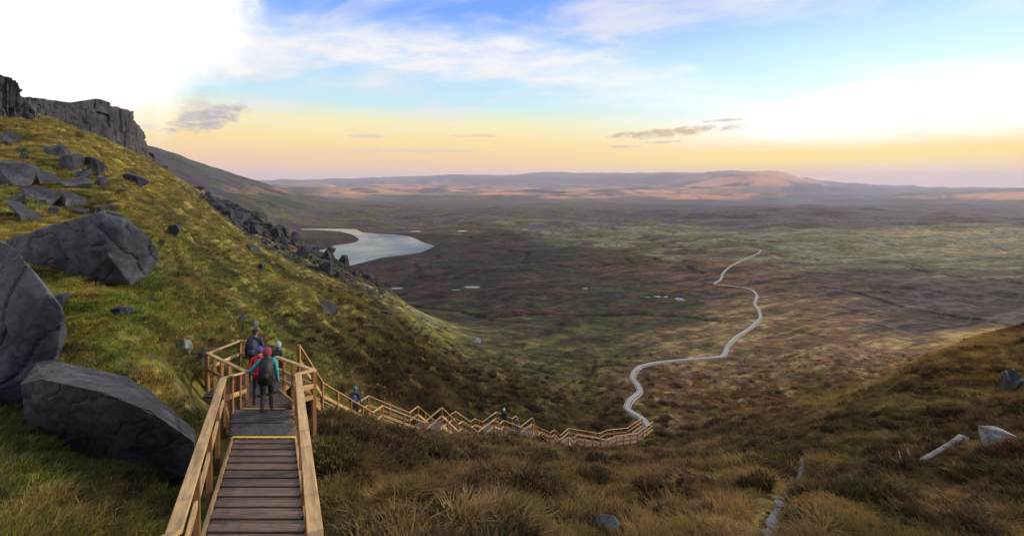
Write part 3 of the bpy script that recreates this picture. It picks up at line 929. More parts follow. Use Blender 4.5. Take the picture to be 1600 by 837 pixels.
B, SLB, PAL = T_BLOCK, T_SLAB, T_PALE
for i, (px, py, w, h, me_, tilt, lab) in enumerate([
        (6, 288, 56, 48, B[0], .1, 'pale grey block at the photo edge above the dark slabs'),
        (137, 268, 30, 28, B[1], .2, 'light grey upright block topmost right in the slope rock pile'),
        (104, 264, 32, 30, B[2], .0, 'grey block wedged left of the light upright block'),
        (76, 244, 30, 28, B[3], .1, 'dark grey block highest in the slope rock pile'),
        (91, 256, 24, 28, B[4], .0, 'small dark block between two larger blocks of the rock pile'),
        (32, 286, 26, 22, B[2], .0, 'small grey block just right of the pale edge block'),
        (62, 288, 56, 18, SLB[0], .45, 'long dark slab tilting down through the rock pile'),
        (106, 292, 46, 16, SLB[1], .35, 'pointed dark slab reaching right across the grass'),
        (50, 312, 52, 22, SLB[2], .4, 'broad tilted slab in the middle of the lower slab row'),
        (92, 324, 56, 24, SLB[3], .45, 'grey tilted slab above the perched boulder'),
        (18, 340, 62, 26, SLB[0], .4, 'dark slab at the photo edge above the perched boulder'),
        (150, 333, 46, 20, SLB[1], .1, 'brown grey slab half hidden behind the perched boulder'),
        (78, 336, 20, 16, B[0], .0, 'small stone among the slabs behind the perched boulder'),
        (203, 288, 32, 18, B[1], .2, 'lone grey stone on the upper green slope below the crag'),
        (154, 290, 20, 12, B[2], .0, 'small stone in the turf below the light upright block'),
        (120, 278, 26, 14, B[3], .1, 'low stone at the foot of the slope rock pile'),
        (264, 370, 22, 24, B[4], .35, 'dark square stone on the slope right of the perched boulder'),
        (250, 384, 12, 12, B[0], .2, 'little stone beside the dark square stone on the slope'),
        (183, 494, 28, 16, B[1], .0, 'dark stone in bright green grass below the perched boulder'),
        (92, 478, 24, 22, B[2], .0, 'square grey stone tucked under the perched boulder'),
        (281, 552, 26, 22, PAL[0], .3, 'bleached white stone near the corner of the far platform'),
        (309, 566, 16, 26, B[3], .0, 'upright dark stone touching the corner of the far platform'),
        (508, 492, 32, 22, SLB[2], .6, 'leaning grey slab alone on the grassy rib above the stairs'),
        (404, 424, 16, 12, B[4], .2, 'dark stone on the slope above the walkers'),
        (388, 392, 30, 9, SLB[3], .3, 'thin dark ledge stone near the crest of the slope'),
        (650, 566, 12, 9, B[0], .0, 'small stone low on the grassy rib'),
        (742, 537, 22, 8, PAL[1], .1, 'flat pale stone on the dark hollow floor'),
        (602, 494, 18, 9, B[1], .1, 'grey stone where the grassy rib levels out'),
        (798, 783, 26, 16, SLB[0], .0, 'blue grey stone among the foreground tussocks'),
        (1592, 616, 32, 40, SLB[1], .05, 'mossy dark rock standing at the edge of the golden bank'),
        (1585, 700, 62, 24, PAL[0], .0, 'long white rock lying in russet heather'),
        (945, 846, 66, 22, B[3], .0, 'grey rock top showing at the bottom of the picture'),
        (395, 512, 14, 10, PAL[1], .2, 'pale stone in the bare earth bank above the walkers'),
        (372, 502, 20, 10, B[0], .2, 'brown stone in the bare earth bank above the walkers'),
        (880, 768, 14, 9, B[4], .0, 'small dark stone in heather below the stair foot'),
        (1240, 752, 9, 7, PAL[0], .0, 'wet pebble at the top of the little stream'),
        (1216, 800, 11, 8, PAL[1], .0, 'wet stone in the lower part of the little stream')]):
    rock_at(px, py, w, h, me_, lab, tilt)

for k in range(34):
    px, py = random.uniform(2, 165), random.uniform(222, 340)
    if abs((py - 225) - (px * .45 + 25)) > 62: continue
    w = random.choice([8, 10, 12, 15, 20, 26])
    rock_at(px, py, w, w * random.uniform(.45, .9), random.choice(B + SLB), 'small dark stone scattered round the slope rock pile', random.uniform(0, .4), 'rock', 'small stones of the slope rock pile')

# scree below the crag: dark blocks lying along the far side of the slope
line = np.array([(312, 300), (352, 330), (400, 356), (450, 384), (520, 417), (604, 458)], float)
for k in range(298):
    t = random.random() ** .8 * 4.98
    i = int(t)
    q = line[i] + (line[i + 1] - line[i]) * (t - i)
    px = q[0] + random.gauss(0, 9)
    d = random.uniform(96, 132)
    s = random.choice([.6, .7, .8, 1.0, 1.0, 1.3, 1.6, 2.1, 3.4]) * FPX / d * .9
    size_ = s * d / FPX / .9
    kind_ = 'big' if size_ > 1.9 else 'middle-sized' if size_ > .9 else 'small'
    where = 'upper end of the scree nearest the crag' if t < 1.7 else 'middle of the scree beside the lake bay' if t < 3.4 else 'lower end of the scree in front of the lake'
    rock_at(px, 0, s * random.uniform(.9, 1.5), s * random.uniform(.7, 1.1), random.choice(T_SCREE), '%s dark block at the %s' % (kind_, where), random.uniform(-.2, .5), 'scree_block', '%s blocks, %s' % (kind_, where), d, random.uniform(.15, .45))


def rubble(n):
    vs, fs = [], []
    base = []
    for k in range(6):
        rr = random.Random(900 + k)
        bm = bmesh.new()
        for _ in range(11):
            bm.verts.new(Vector((rr.uniform(-1, 1), rr.uniform(-1, 1), rr.uniform(-.8, .8))).normalized() * rr.uniform(.4, .55))
        r_ = bmesh.ops.convex_hull(bm, input=bm.verts[:])
        dead = [e for e in r_['geom_interior'] + r_['geom_unused'] if isinstance(e, bmesh.types.BMVert) and e.is_valid]
        if dead: bmesh.ops.delete(bm, geom=list(set(dead)), context='VERTS')
        bm.verts.index_update()
        base.append((np.array([v.co[:] for v in bm.verts]), [[v.index for v in f_.verts] for f_ in bm.faces]))
        bm.free()
    tt = np.array([random.random() ** .8 * 4.98 for _ in range(n)])
    ii = tt.astype(int)
    qq = line[ii] + (line[ii + 1] - line[ii]) * (tt - ii)[:, None]
    px = qq[:, 0] + rng.normal(0, 12, n)
    d = rng.uniform(92, 138, n)
    X = (px - CX) / FPX * d
    Z = ground_z(X, d)
    for k in range(n):
        bv, bf = base[k % 6]
        a = random.uniform(0, 6.3)
        s_ = random.choice([.4, .5, .6, .8, 1.1])
        rot = np.array([[math.cos(a), -math.sin(a), 0], [math.sin(a), math.cos(a), 0], [0, 0, 1]])
        o0 = len(vs)
        vs.extend((bv * np.array([1, .8, .7]) * s_) @ rot.T + np.array([X[k], d[k], Z[k]]))
        fs.extend([[o0 + i for i in f_] for f_ in bf])
    return mesh_obj('scree_rubble', vs, fs, M_SCREE)


tag(rubble(2600), 'fine dark rubble filling the scree between the larger blocks', 'rubble', kind='stuff')


def crag(label, top, base, seed, thick, amp):
    """a rock face from a top edge down to its foot, broken into columns and ledges, with a cap running back"""
    T = catmull([P(*p) for p in top], 40)
    B_ = catmull([P(*p) for p in base], 40)
    n = min(len(T), len(B_))
    T = T[np.linspace(0, len(T) - 1, n).astype(int)]
    B_ = B_[np.linspace(0, len(B_) - 1, n).astype(int)]
    m = 34
    vs, fs = [], []
    H = np.linalg.norm(T - B_, axis=1).mean()
    for i in range(n):
        run = i / n * 30
        tn = T[min(i + 1, n - 1)] - T[max(i - 1, 0)]
        nrm = np.array([tn[1], -tn[0], 0])
        nrm = nrm / (np.linalg.norm(nrm) + 1e-6)
        if nrm[1] > 0: nrm = -nrm
        colm = math.floor(run * 1.3 + 1.2 * mnoise.noise(Vector((run * .5, seed, 0))))
        for j in range(m + 1):
            t = j / m
            p = T[i] * (1 - t) + B_[i] * t
            cn = mnoise.noise(Vector((colm * 1.7 + seed, math.floor(t * 4 + .5 * mnoise.noise(Vector((colm * 3.1, 7, 1)))) * .9, 3)))
            fn = mnoise.fractal(Vector((run * 1.6, t * 7, seed)), 1, 2, 4)
            p = p + nrm * (amp * cn + amp * .55 * fn + amp * .5 * t)
            if j == 0: p = p + np.array([0, 0, .05 * H * mnoise.noise(Vector((colm * 2.3, seed, 9)))])
            vs.append(p)
        rad = np.array([T[i][0], T[i][1], 0]) / math.hypot(T[i][0], T[i][1])
        rad = np.array([rad[0] * .87 - rad[1] * .5, rad[0] * .5 + rad[1] * .87, 0])
        vs.append(vs[i * (m + 2)] + rad * thick + np.array([0, 0, -.05 * thick]))
    w = m + 2
    for i in range(n - 1):
        for j in range(m):
            fs.append([i * w + j, i * w + j + 1, (i + 1) * w + j + 1, (i + 1) * w + j])
        fs.append([i * w, (i + 1) * w, (i + 1) * w + m + 1, i * w + m + 1])
    c = B_.mean(0)
    o = mesh_obj('crag', [v - c for v in vs], fs, M_CRAG, None, True)
    o.data.set_sharp_from_angle(angle=R(40))
    o.location = c
    return tag(o, label, 'cliff')


crag('long dark flat-topped crag standing on the skyline above the green slope',
     [(30, 150, 140), (45, 152, 142), (75, 156, 145), (110, 160, 150), (148, 157, 154), (185, 168, 160), (203, 173, 165), (209, 186, 168), (222, 202, 173), (227, 225, 178), (236, 240, 185), (262, 262, 195)],
     [(30, 205, 130), (45, 205, 132), (75, 206, 136), (110, 212, 140), (148, 228, 145), (185, 246, 150), (203, 254, 154), (212, 258, 158), (225, 262, 164), (232, 266, 170), (246, 272, 178), (270, 285, 190)], 4, 60, 1.3)
crag('nearer broken brown outcrop at the upper photo edge beside the skyline crag',
     [(-160, 80, 62), (-60, 104, 62), (-8, 114, 62), (8, 120, 62), (20, 126, 62.5), (29, 134, 63), (31, 150, 64), (44, 162, 65), (58, 182, 66), (70, 205, 68)],
     [(-160, 260, 52), (-60, 245, 53), (-8, 232, 54), (8, 228, 55), (20, 226, 56), (29, 224, 57), (36, 224, 58), (48, 226, 59), (62, 228, 60), (76, 234, 62)], 9, 14, 1.1)

# fallen grey post and thin stakes in the heather
def tube(name, pts, rad, mat, parent=None, n=8):
    vs, fs = [], []
    pts = [Vector(p) for p in pts]
    for i, p in enumerate(pts):
        t = (pts[min(i + 1, len(pts) - 1)] - pts[max(i - 1, 0)]).normalized()
        a = t.cross(Vector((.3, .9, .2))).normalized()
        b = t.cross(a)
        r = rad[i]
        for k in range(n):
            an = 2 * PI * k / n
            vs.append(p + (a * math.cos(an) + b * math.sin(an)) * r * (1 + .12 * math.sin(k * 2.3 + i)))
    for i in range(len(pts) - 1):
        for k in range(n):
            fs.append([i * n + k, i * n + (k + 1) % n, (i + 1) * n + (k + 1) % n, (i + 1) * n + k])
    fs.append(list(range(n))[::-1])
    fs.append([(len(pts) - 1) * n + k for k in range(n)])
    return mesh_obj(name, vs, fs, mat, parent, True)


lg = [P(1424, 728, 15.6), P(1445, 716, 16.0), P(1470, 702, 16.6), P(1490, 690, 17.0), P(1502, 682, 17.2), P(1510, 684, 17.1), P(1512, 695, 16.9)]
tag(tube('fallen_log', lg, [.05, .08, .085, .09, .10, .09, .04], M_OLDLOG), 'bleached grey fallen log with a bent end in the heather', 'log')
for k, (a, b, lb) in enumerate([((1412, 728), (1404, 704), 'thin leaning pale stake farther from the fallen log'), ((1426, 722), (1418, 700), 'thin leaning pale stake touching the fallen log')]):
    q = on_ray(*a)
    tag(tube('stake', [q - np.array([0, 0, .1]), P(*b, q[1])], [.02, .014], M_GREYWOOD, None, 5), lb, 'stake')

# ------------------------------------------------------------------ stairs
def beam(parent, name, p, q, w, h, mat, ext=0.0, roll_up=(0, 0, 1)):
    """a sawn timber from p to q (centre line), its grain along its own x axis"""
    p, q = Vector(p), Vector(q)
    x = (q - p)
    ln = x.length
    x.normalize()
    up = Vector(roll_up)
    if abs(x.dot(up)) > .98: up = Vector((0, 1, 0))
    y = up.cross(x).normalized()
    z = x.cross(y)
    bm = bmesh.new()
    bmesh.ops.create_cube(bm, size=1)
    for v in bm.verts: v.co = Vector((v.co.x * (ln + 2 * ext), v.co.y * w, v.co.z * h))
    if min(w, h) > .03:
        bmesh.ops.bevel(bm, geom=bm.edges[:], offset=.006, segments=1, affect='EDGES')
    o = bm_obj(name, bm, mat)
    Mw = Matrix((x, y, z)).transposed().to_4x4()
    Mw.translation = (p + q) / 2
    if parent:
        o.parent = parent
        o.matrix_local = Matrix.Translation(-parent.location) @ Mw
    else:
        o.matrix_world = Mw
    return o


def post(parent, p, h, s=.10, below=.5, yaw=0.0):
    a = Vector(p)
    return beam(parent, 'post', a - Vector((0, 0, below)), a + Vector((0, 0, h)), s, s, M_POST, 0, (math.cos(yaw), math.sin(yaw), 0))


def fence(parent, line, h=1.05, gap=1.7, mid=(.52,), s=.10, rw=.145, below=.5, first=True, last=True, post_h=None):
    """posts, a flat top rail and lower rails along a line of deck-edge points"""
    for a, b in zip(line[:-1], line[1:]):
        a, b = Vector(a), Vector(b)
        L_ = (b - a).length
        beam(parent, 'top_rail', a + Vector((0, 0, h)), b + Vector((0, 0, h)), rw, .045, M_RAIL, .03)
        dirn = (b - a).normalized()
        for k, mh in enumerate(mid):
            beam(parent, 'lower_rail', a + Vector((0, 0, mh)), b + Vector((0, 0, mh)), .045, .12, M_RAIL, -.01)
        yaw = math.atan2(dirn.y, dirn.x)
        n = max(1, int(round(L_ / gap)))
        for k in range(n + (1 if b is line[-1] else 0)):
            t = k / n
            post(parent, a + (b - a) * t, h - .024, s, below, yaw)
    if last:
        post(parent, line[-1], h - .024, s, below)


def steps(parent, p0, p1, n, width, mat=None, thick=.05, over=.03, across=None):
    """treads from the top point to the foot point, each with its riser, between two stringers"""
    p0, p1 = Vector(p0), Vector(p1)
    h = (p1 - p0)
    run = Vector((h.x, h.y, 0))
    L_ = run.length
    f = run.normalized()
    sd = Vector((-f.y, f.x, 0)) if across is None else Vector(across)
    tr = L_ / n
    bw_ = tr * (1 if across is None else abs(f.cross(sd).z))       # board depth, narrower where boards lie askew
    for k in range(n):
        c = p0 + run * ((k + .5) / n)
        c.z = p0.z + h.z * (k + 1) / n - thick / 2
        if tr > .4:
            for e in (-1, 1):
                ce = c + f * (e * tr / 4)
                beam(parent, 'tread', ce - sd * width / 2, ce + sd * width / 2, bw_ / 2 - .042, thick, mat or M_DECK)
        else:
            beam(parent, 'tread', c - sd * width / 2, c + sd * width / 2, bw_ - .03 + over, thick, mat or M_DECK)
        rz = -h.z / n
        if rz > .05:
            r = p0 + run * (k / n) + f * .02
            r.z = p0.z + h.z * (k + 1) / n + rz / 2 - thick / 2 - .004
            beam(parent, 'riser', r - sd * (width / 2 - .03), r + sd * (width / 2 - .03), .022, max(.02, rz - thick - .008), M_DECK)
    for s in (-1, 1):
        o = sd * s * (width / 2 + .028)
        beam(parent, 'stringer', p0 + o + Vector((0, 0, -.10)), p1 + o + Vector((0, 0, -.10)), .05, .24, M_RAIL, .02)


def platform(parent, corners, z, along=None, mat=None):
    """a flat deck of boards laid across a four-cornered landing a, b, c, d (boards run a-b to d-c)"""
    a, b, c, d = [Vector((*p, z)) for p in corners]
    n = max(2, int(round(((d - a).length) / .15)))
    for k in range(n):
        t = (k + .5) / n
        p, q = a + (d - a) * t, b + (c - b) * t
        beam(parent, 'board', p - Vector((0, 0, .022)), q - Vector((0, 0, .022)), (d - a).length / n - .008, .044, mat or M_DECK)
    for (p, q) in ((a, b), (b, c), (c, d), (d, a)):
        beam(parent, 'edge_joist', p - Vector((0, 0, .14)), q - Vector((0, 0, .14)), .045, .16, M_RAIL)


def off(a, b, s):
    """the two deck-edge points beside a flight, s metres to the right of its course"""
    f = np.array([b[0] - a[0], b[1] - a[1], 0])
    f = f / np.linalg.norm(f)
    r = np.array([f[1], -f[0], 0])
    return a + r * s, b + r * s


HW = DECK_W / 2
# nearest flight: wide shallow steps down to the first landing
t1 = empty('stair_flight', tuple(NEAR2), 'nearest brown plank stair flight running down from the bottom edge', 'stairs')
steps(t1, NEAR1, NEAR2, 16, 1.47, None, .055, .0, (-1, 0, 0))
steps(t1, NEAR0, NEAR1, 17, 1.47, None, .055, .0, (-1, 0, 0))
fence(t1, [np.array([-2.67 + .64 + 2.2, -.5, -1.6]), np.array([-1.97, 4.36, -4.58]), np.array([-5.58, 11.35, -6.06])], 1.07, 1.75, (.50,), .09, .145, .9)
fence(t1, [np.array([-3.37 + 2.4, -.5, -1.6]), np.array([-3.39, 4.36, -4.58]), np.array([-7.30, 11.0, -6.02])], 1.07, 1.75, (.50,), .09, .145, .9)

# first landing with grip mats, a few steps and the corner platform
t2 = empty('stair_landing', tuple(LAND1), 'landing with worn grey grip mats and yellow edge where hikers stand', 'landing')
f = (LAND1 - NEAR2)[:2]
f = f / np.linalg.norm(f)
r = np.array([1.0, 0.0])
cr = [NEAR2[:2] - r * .80 + f * .02, NEAR2[:2] + r * .80 + f * .02, LAND1[:2] + r * .80, LAND1[:2] - r * .80]
platform(t2, cr, NEAR2[2] - .004)
beam(t2, 'yellow_nosing', (*(NEAR2[:2] - r * .76 + f * .05), NEAR2[2] + .012), (*(NEAR2[:2] + r * .76 + f * .05), NEAR2[2] + .012), .07, .02, M_YEL)
for a0, a1 in ((.14, .74), (.80, 1.46)):
    for b0, b1 in ((-.68, -.02), (.02, .68)):
        c0 = NEAR2[:2] + f * (a0 + a1) / 2
        beam(t2, 'grip_mat', (*(c0 + r * b0), NEAR2[2] + .006), (*(c0 + r * b1), NEAR2[2] + .006), (a1 - a0) * .86, .012, M_GRIP)
beam(t2, 'edge_nosing', (*(LAND1[:2] - r * .5), LAND1[2] + .012), (*(LAND1[:2] + r * .62), LAND1[2] + .012), .06, .02, M_RAIL)
steps(t2, LAND1, np.array([-8.35, 14.05, -6.9]), 5, DECK_W)
fence(t2, [np.array([-5.60, 11.42, -6.05]), np.array([-5.46, 12.0, -6.22]), np.array([-8.10, 14.95, -7.02])], 1.04, 1.1, (.32, .62), .10, .12, .8)
fence(t2, [np.array([-7.34, 11.05, -6.0]), np.array([-7.66, 12.55, -6.50]), np.array([-10.08, 14.4, -6.68])], 1.04, .62, (.5,), .09, .10, .8)
t3 = empty('corner_platform', (-9.0, 14.8, -6.9), 'grey corner platform with handrail behind the group of hikers', 'platform')
platform(t3, [(-10.0, 14.0), (-7.75, 14.0), (-7.75, 15.75), (-10.0, 15.75)], -6.9, None, M_GRIP)
fence(t3, [np.array([-10.12, 14.45, -6.72]), np.array([-10.02, 16.0, -6.86]), np.array([-9.25, 16.05, -6.9])], 1.04, 1.6, (.55,), .11, .10, 1.0)

# the long zigzag beyond: flights with a short level landing at every turn
NODES = [np.array([-8.5, 15.78, -6.92]), K_M] + KN
lines = []
for k in range(len(NODES) - 1):
    a, b = NODES[k].copy(), NODES[k + 1].copy()
    f = b[:2] - a[:2]
    L_ = np.linalg.norm(f)
    f = f / L_
    if k > 1: a[:2] += f * .72
    if k > 0 and k + 1 < len(NODES) - 1: b[:2] -= f * .72
    lines.append((a, b))
LAB = ['upper stair flight dropping steeply behind the corner platform', 'stair flight with a walker in a teal hat beside its posts', 'first zigzag flight turning right below the teal-hatted walker',
       'second zigzag flight, its handrails showing above the heather', 'third zigzag flight, short, halfway to the walker in black', 'fourth zigzag flight just before the walker in black',
       'zigzag flight on which the walker in black stands', 'stair flight with sharply peaked handrails beyond the walker in black', 'low stair flight almost hidden by heather past the peaked handrails',
       'stair flight sinking into the dip before the last long flight', 'long last flight rising to view towards the boardwalk', 'straight flight after the dip, posts close together', 'slatted flight at the stair foot joining the grey boardwalk']
for k, (a, b) in enumerate(lines):
    t = empty('stair_flight', tuple(b), LAB[k], 'stairs', 'flights of the long wooden stairway')
    steps(t, a, b, max(3, int(round((a[2] - b[2]) / .20))), DECK_W)
    fl, fr = off(a, b, -HW - .06), off(a, b, HW + .06)
    gap = 1.8 if k < 10 else 1.3
    for ed in (fl, fr):
        fence(t, [ed[0], ed[1]], 1.02, gap, (.5,), .10, .105, .9)
    if k + 1 < len(lines):
        na, nb = lines[k + 1]
        n_in, n_out = off(a, b, HW + .06), off(na, nb, HW + .06)
        l_in, l_out = off(a, b, -HW - .06), off(na, nb, -HW - .06)
        if np.linalg.norm(na - b) > .2:
            cz = b[2]
            cen = NODES[k + 1][:2]
            platform(t, [(cen[0] - .85, cen[1] - .85), (cen[0] + .85, cen[1] - .85), (cen[0] + .85, cen[1] + .85), (cen[0] - .85, cen[1] + .85)], cz - .006, None)
            # rails on round the turn
            for u, v in ((n_in[1], n_out[0]), (l_in[1], l_out[0])):
                if .25 < np.linalg.norm(u - v) < 2.6:
                    fence(t, [u, v], 1.02, 3, (.5,), .10, .105, .9, last=False)

# ------------------------------------------------------------------ boardwalk over the moor
bl = PATH
sg = np.linalg.norm(np.diff(bl, axis=0), axis=1)
cum = np.concatenate([[0], np.cumsum(sg)])
tot = cum[-1]
pos = np.arange(0, tot, .24)
pts = np.stack([np.interp(pos, cum, bl[:, i]) for i in range(3)], -1)
tg = np.gradient(pts, axis=0)
vs, fs = [], []
for i, (p, t) in enumerate(zip(pts, tg)):
    f = np.array([t[0], t[1], 0])
    f = f / np.linalg.norm(f)
    r = np.array([f[1], -f[0], 0])
    w = .34 + .02 * math.sin(i * 12.9)
    b = len(vs)
    for dzz in (0, -.07):
        for sa, sb in ((-1, -1), (1, -1), (1, 1), (-1, 1)):
            vs.append(p + r * sa * w + f * sb * .108 + np.array([0, 0, dzz + .008 * math.sin(i * 7.7)]))
    fs += [[b, b + 1, b + 2, b + 3], [b + 7, b + 6, b + 5, b + 4]] + [[b + k, b + 4 + k, b + 4 + (k + 1) % 4, b + (k + 1) % 4] for k in range(4)]
bw = mesh_obj('boardwalk', vs, fs, M_GREYWOOD)
tag(bw, 'pale grey plank boardwalk winding away over the moor', 'boardwalk', kind='structure')
vs, fs = [], []
for s in (-.5, .5):
    b0 = len(vs)
    for i, (p, t) in enumerate(zip(pts[::4], tg[::4])):
        f = np.array([t[0], t[1], 0])
        f = f / np.linalg.norm(f)
        r = np.array([f[1], -f[0], 0])
        for a_, z_ in ((-.05, -.075), (.05, -.075), (.05, -.5), (-.05, -.5)):
            vs.append(p + r * (s + a_) + np.array([0, 0, z_]))
        if i:
            q = b0 + i * 4
            for k in range(4): fs.append([q - 4 + k, q - 4 + (k + 1) % 4, q + (k + 1) % 4, q + k])
o = mesh_obj('bearer', vs, fs, M_GREYWOOD, bw)

# ------------------------------------------------------------------ people
CLOTH = {}


def cloth(c, rough=.85):
    k = (c, rough)
    if k not in CLOTH: CLOTH[k] = mat_plain('cloth_%d' % len(CLOTH), c, rough, .22, 14)
    return CLOTH[k]


def ellipsoid(name, c, r, mat, parent, cut=None, seg=14, nz=.0):
    bm = bmesh.new()
    bmesh.ops.create_uvsphere(bm, u_segments=seg, v_segments=10, radius=1)
    if cut is not None:
        bmesh.ops.delete(bm, geom=[v for v in bm.verts if v.co.z < cut], context='VERTS')
        ed = [e for e in bm.edges if e.is_boundary]
        bmesh.ops.contextual_create(bm, geom=ed)
    for v in bm.verts:
        k = 1 + nz * mnoise.noise(v.co * 3)
        v.co = Vector((c[0] + v.co.x * r[0] * k, c[1] + v.co.y * r[1] * k, c[2] + v.co.z * r[2] * k))
    return bm_obj(name, bm, mat, parent, True)


def rbox(name, c, s, mat, parent, bev=.05, rot=0.0, top=.8):
    bm = bmesh.new()
    bmesh.ops.create_cube(bm, size=1)
    for v in bm.verts:
        k = top if v.co.z > 0 else 1
        v.co = Vector((v.co.x * s[0] * k, v.co.y * s[1] * k, v.co.z * s[2]))
    bmesh.ops.bevel(bm, geom=bm.edges[:], offset=bev, segments=3, affect='EDGES')
    bmesh.ops.rotate(bm, verts=bm.verts[:], cent=(0, 0, 0), matrix=Matrix.Rotation(rot, 3, 'X'))
    bmesh.ops.translate(bm, verts=bm.verts[:], vec=c)
    return bm_obj(name, bm, mat, parent, True)


def person(label, base, yaw, height, jacket, trousers, hat, pack=None, lean=.0, step=.12, lhand=None, rhand=None, glove=(.03, .03, .03), hat_kind='beanie', head_turn=0.0, head_dip=.0, hair=(.06, .04, .03), sleeve=None, long_coat=False):
    k = height / 1.74
    V, E, Rr, Lb = [], [], [], []

    def add(p, r, lab, parent=None):
        p = Vector(p)
        if p.z > .95: p.y += (p.z - .95) * lean
        V.append(p * k)
        Rr.append((r if isinstance(r, tuple) else (r, r)))
        Lb.append(lab)
        if parent is not None: E.append((parent, len(V) - 1))
        return len(V) - 1

    pel = add((0, 0, .96), (.155, .115), 'jacket' if long_coat else 'trousers')
    sp = add((0, 0, 1.12), (.15, .115), 'jacket', pel)
    ch = add((0, 0, 1.30), (.17, .125), 'jacket', sp)
    nb = add((0, 0, 1.45), (.085, .075), 'jacket', ch)
    n2 = add((0, .012, 1.51), (.058, .058), 'skin', nb)
    hd = add((0, .03 + head_dip * .3, 1.60 - head_dip * .3), (.078, .092), 'skin', n2)
    ht = add((0, .025 + head_dip * .5, 1.685 - head_dip * .5), (.072, .085), 'hair', hd)
    for s, tgt in ((-1, lhand), (1, rhand)):
        sh = add((s * .185, 0, 1.405), .072, 'sleeve', ch)
        hand = Vector(tgt) if tgt else Vector((s * .27, .10, .86))
        shp = Vector((s * .185, 0, 1.405))
        mid = (shp + hand) / 2
        ln = (hand - shp).length
        bend = math.sqrt(max(.0, (.29 ** 2) - (min(ln, .56) / 2) ** 2))
        el_ = mid + Vector((s * .35, -.8, -.5)).normalized() * bend
        e1 = add(el_, .054, 'sleeve', sh)
        fw = (hand - el_).normalized()
        w1 = add(hand, .040, 'sleeve', e1)
        pm = add(hand + fw * .06, (.040, .026), 'glove', w1)
        sdv = fw.cross(Vector((0, 1, .2))).normalized()
        for q, (o_, l_) in enumerate(((-.032, .060), (-.011, .072), (.011, .068), (.032, .055))):
            f1 = add(hand + fw * .095 + sdv * o_, .0105, 'glove', pm)
            add(hand + fw * (.095 + l_) + sdv * o_ * 1.1 + Vector((0, .012, -.012)), .0085, 'glove', f1)
        tb = add(hand + fw * .05 - sdv * .055 + Vector((0, .02, 0)), .0115, 'glove', pm)
    for s in (-1, 1):
        st = step * s
        hp = add((s * .09, 0, .90), .105, 'trousers', pel)
        kn = add((s * .10, .05 + st * .7, .50 + abs(st) * .08), .072, 'trousers', hp)
        an = add((s * .105, -.02 + st * (1.15 if s > 0 else 1.0), .10), .052, 'boots', kn)
        hl = add((s * .105, -.06 + st * (1.15 if s > 0 else 1.0), .045), .042, 'boots', an)
        add((s * .115, .15 + st * (1.15 if s > 0 else 1.0), .040), .038, 'boots', an)
    me0 = bpy.data.meshes.new('person')
    me0.from_pydata(V, E, [])
    o = bpy.data.objects.new('tmp_body', me0)
    C.objects.link(o)
    md = o.modifiers.new('skin', 'SKIN')
    md.use_smooth_shade = True
    for i, sv_ in enumerate(me0.skin_vertices[0].data):
        sv_.radius = (Rr[i][0] * k, Rr[i][1] * k)
        sv_.use_root = (i == 0)
    ss = o.modifiers.new('sub', 'SUBSURF')
    ss.levels = ss.render_levels = 2
    dg = bpy.context.evaluated_depsgraph_get()
    me = bpy.data.meshes.new_from_object(o.evaluated_get(dg))
    bpy.data.objects.remove(o)
    me.name = 'body'
    pal = {'trousers': cloth(trousers), 'jacket': cloth(jacket), 'sleeve': cloth(sleeve or jacket), 'skin': cloth((.48, .29, .21), .6), 'hair': cloth(hair), 'boots': cloth((.05, .04, .035), .6), 'glove': cloth(glove)}
    keys = list(pal)
    me.materials.clear()
    for q in keys: me.materials.append(pal[q])
    seg = [(V[a], V[b], Lb[b] if Lb[b] != 'hair' else 'skin') for a, b in E]
    for pl in me.polygons:
        c = pl.center
        best, lab = 1e9, None
        for a, b, lb in seg:
            ab = b - a
            t = max(0, min(1, (c - a).dot(ab) / max(ab.length_squared, 1e-9)))
            d = (a + ab * t - c).length
            if d < best: best, lab = d, lb
        if lab == 'trousers' and c.z > .90 * k: lab = 'jacket'
        if long_coat and c.z > .70 * k and lab == 'trousers': lab = 'jacket'
        if lab == 'skin' and c.y < V[hd].y - .02 * k and c.z > 1.55 * k: lab = 'hair'
        pl.material_index = keys.index(lab)
        pl.use_smooth = True
    root = bpy.data.objects.new('person', me)
    C.objects.link(root)
    root.location = base
    root.rotation_euler = (0, 0, yaw)
    tag(root, label, 'person')
    hc = V[ht]
    # small face: nose and ears
    ellipsoid('nose', (V[hd].x, V[hd].y + .095 * k, V[hd].z + .01), (.014, .02, .022), pal['skin'], root)
    for s in (-1, 1): ellipsoid('ear', (V[hd].x + s * .083 * k, V[hd].y, V[hd].z + .01), (.012, .022, .032), pal['skin'], root)
    if hat_kind == 'beanie':
        h_ = ellipsoid('hat', (hc.x, hc.y - .005, hc.z - .035 * k), (.105 * k, .115 * k, .125 * k), cloth(hat), root, -.25, nz=.05)
        ellipsoid('bobble', (hc.x, hc.y - .01, hc.z + .09 * k), (.032, .032, .03), cloth(hat), h_)
    else:
        ellipsoid('hood', (hc.x, hc.y - .035, hc.z - .06 * k), (.125 * k, .125 * k, .155 * k), cloth(hat), root, -.7, nz=.06)
    # jacket hem and collar
    ellipsoid('jacket_hem', (0, V[pel].y, V[pel].z - .02 * k), (.19 * k, .15 * k, (.16 if not long_coat else .28) * k), cloth(jacket), root, -.75, nz=.05)
    ellipsoid('collar', (V[nb].x, V[nb].y, V[nb].z + .02 * k), (.088 * k, .09 * k, .06 * k), cloth(jacket), root)
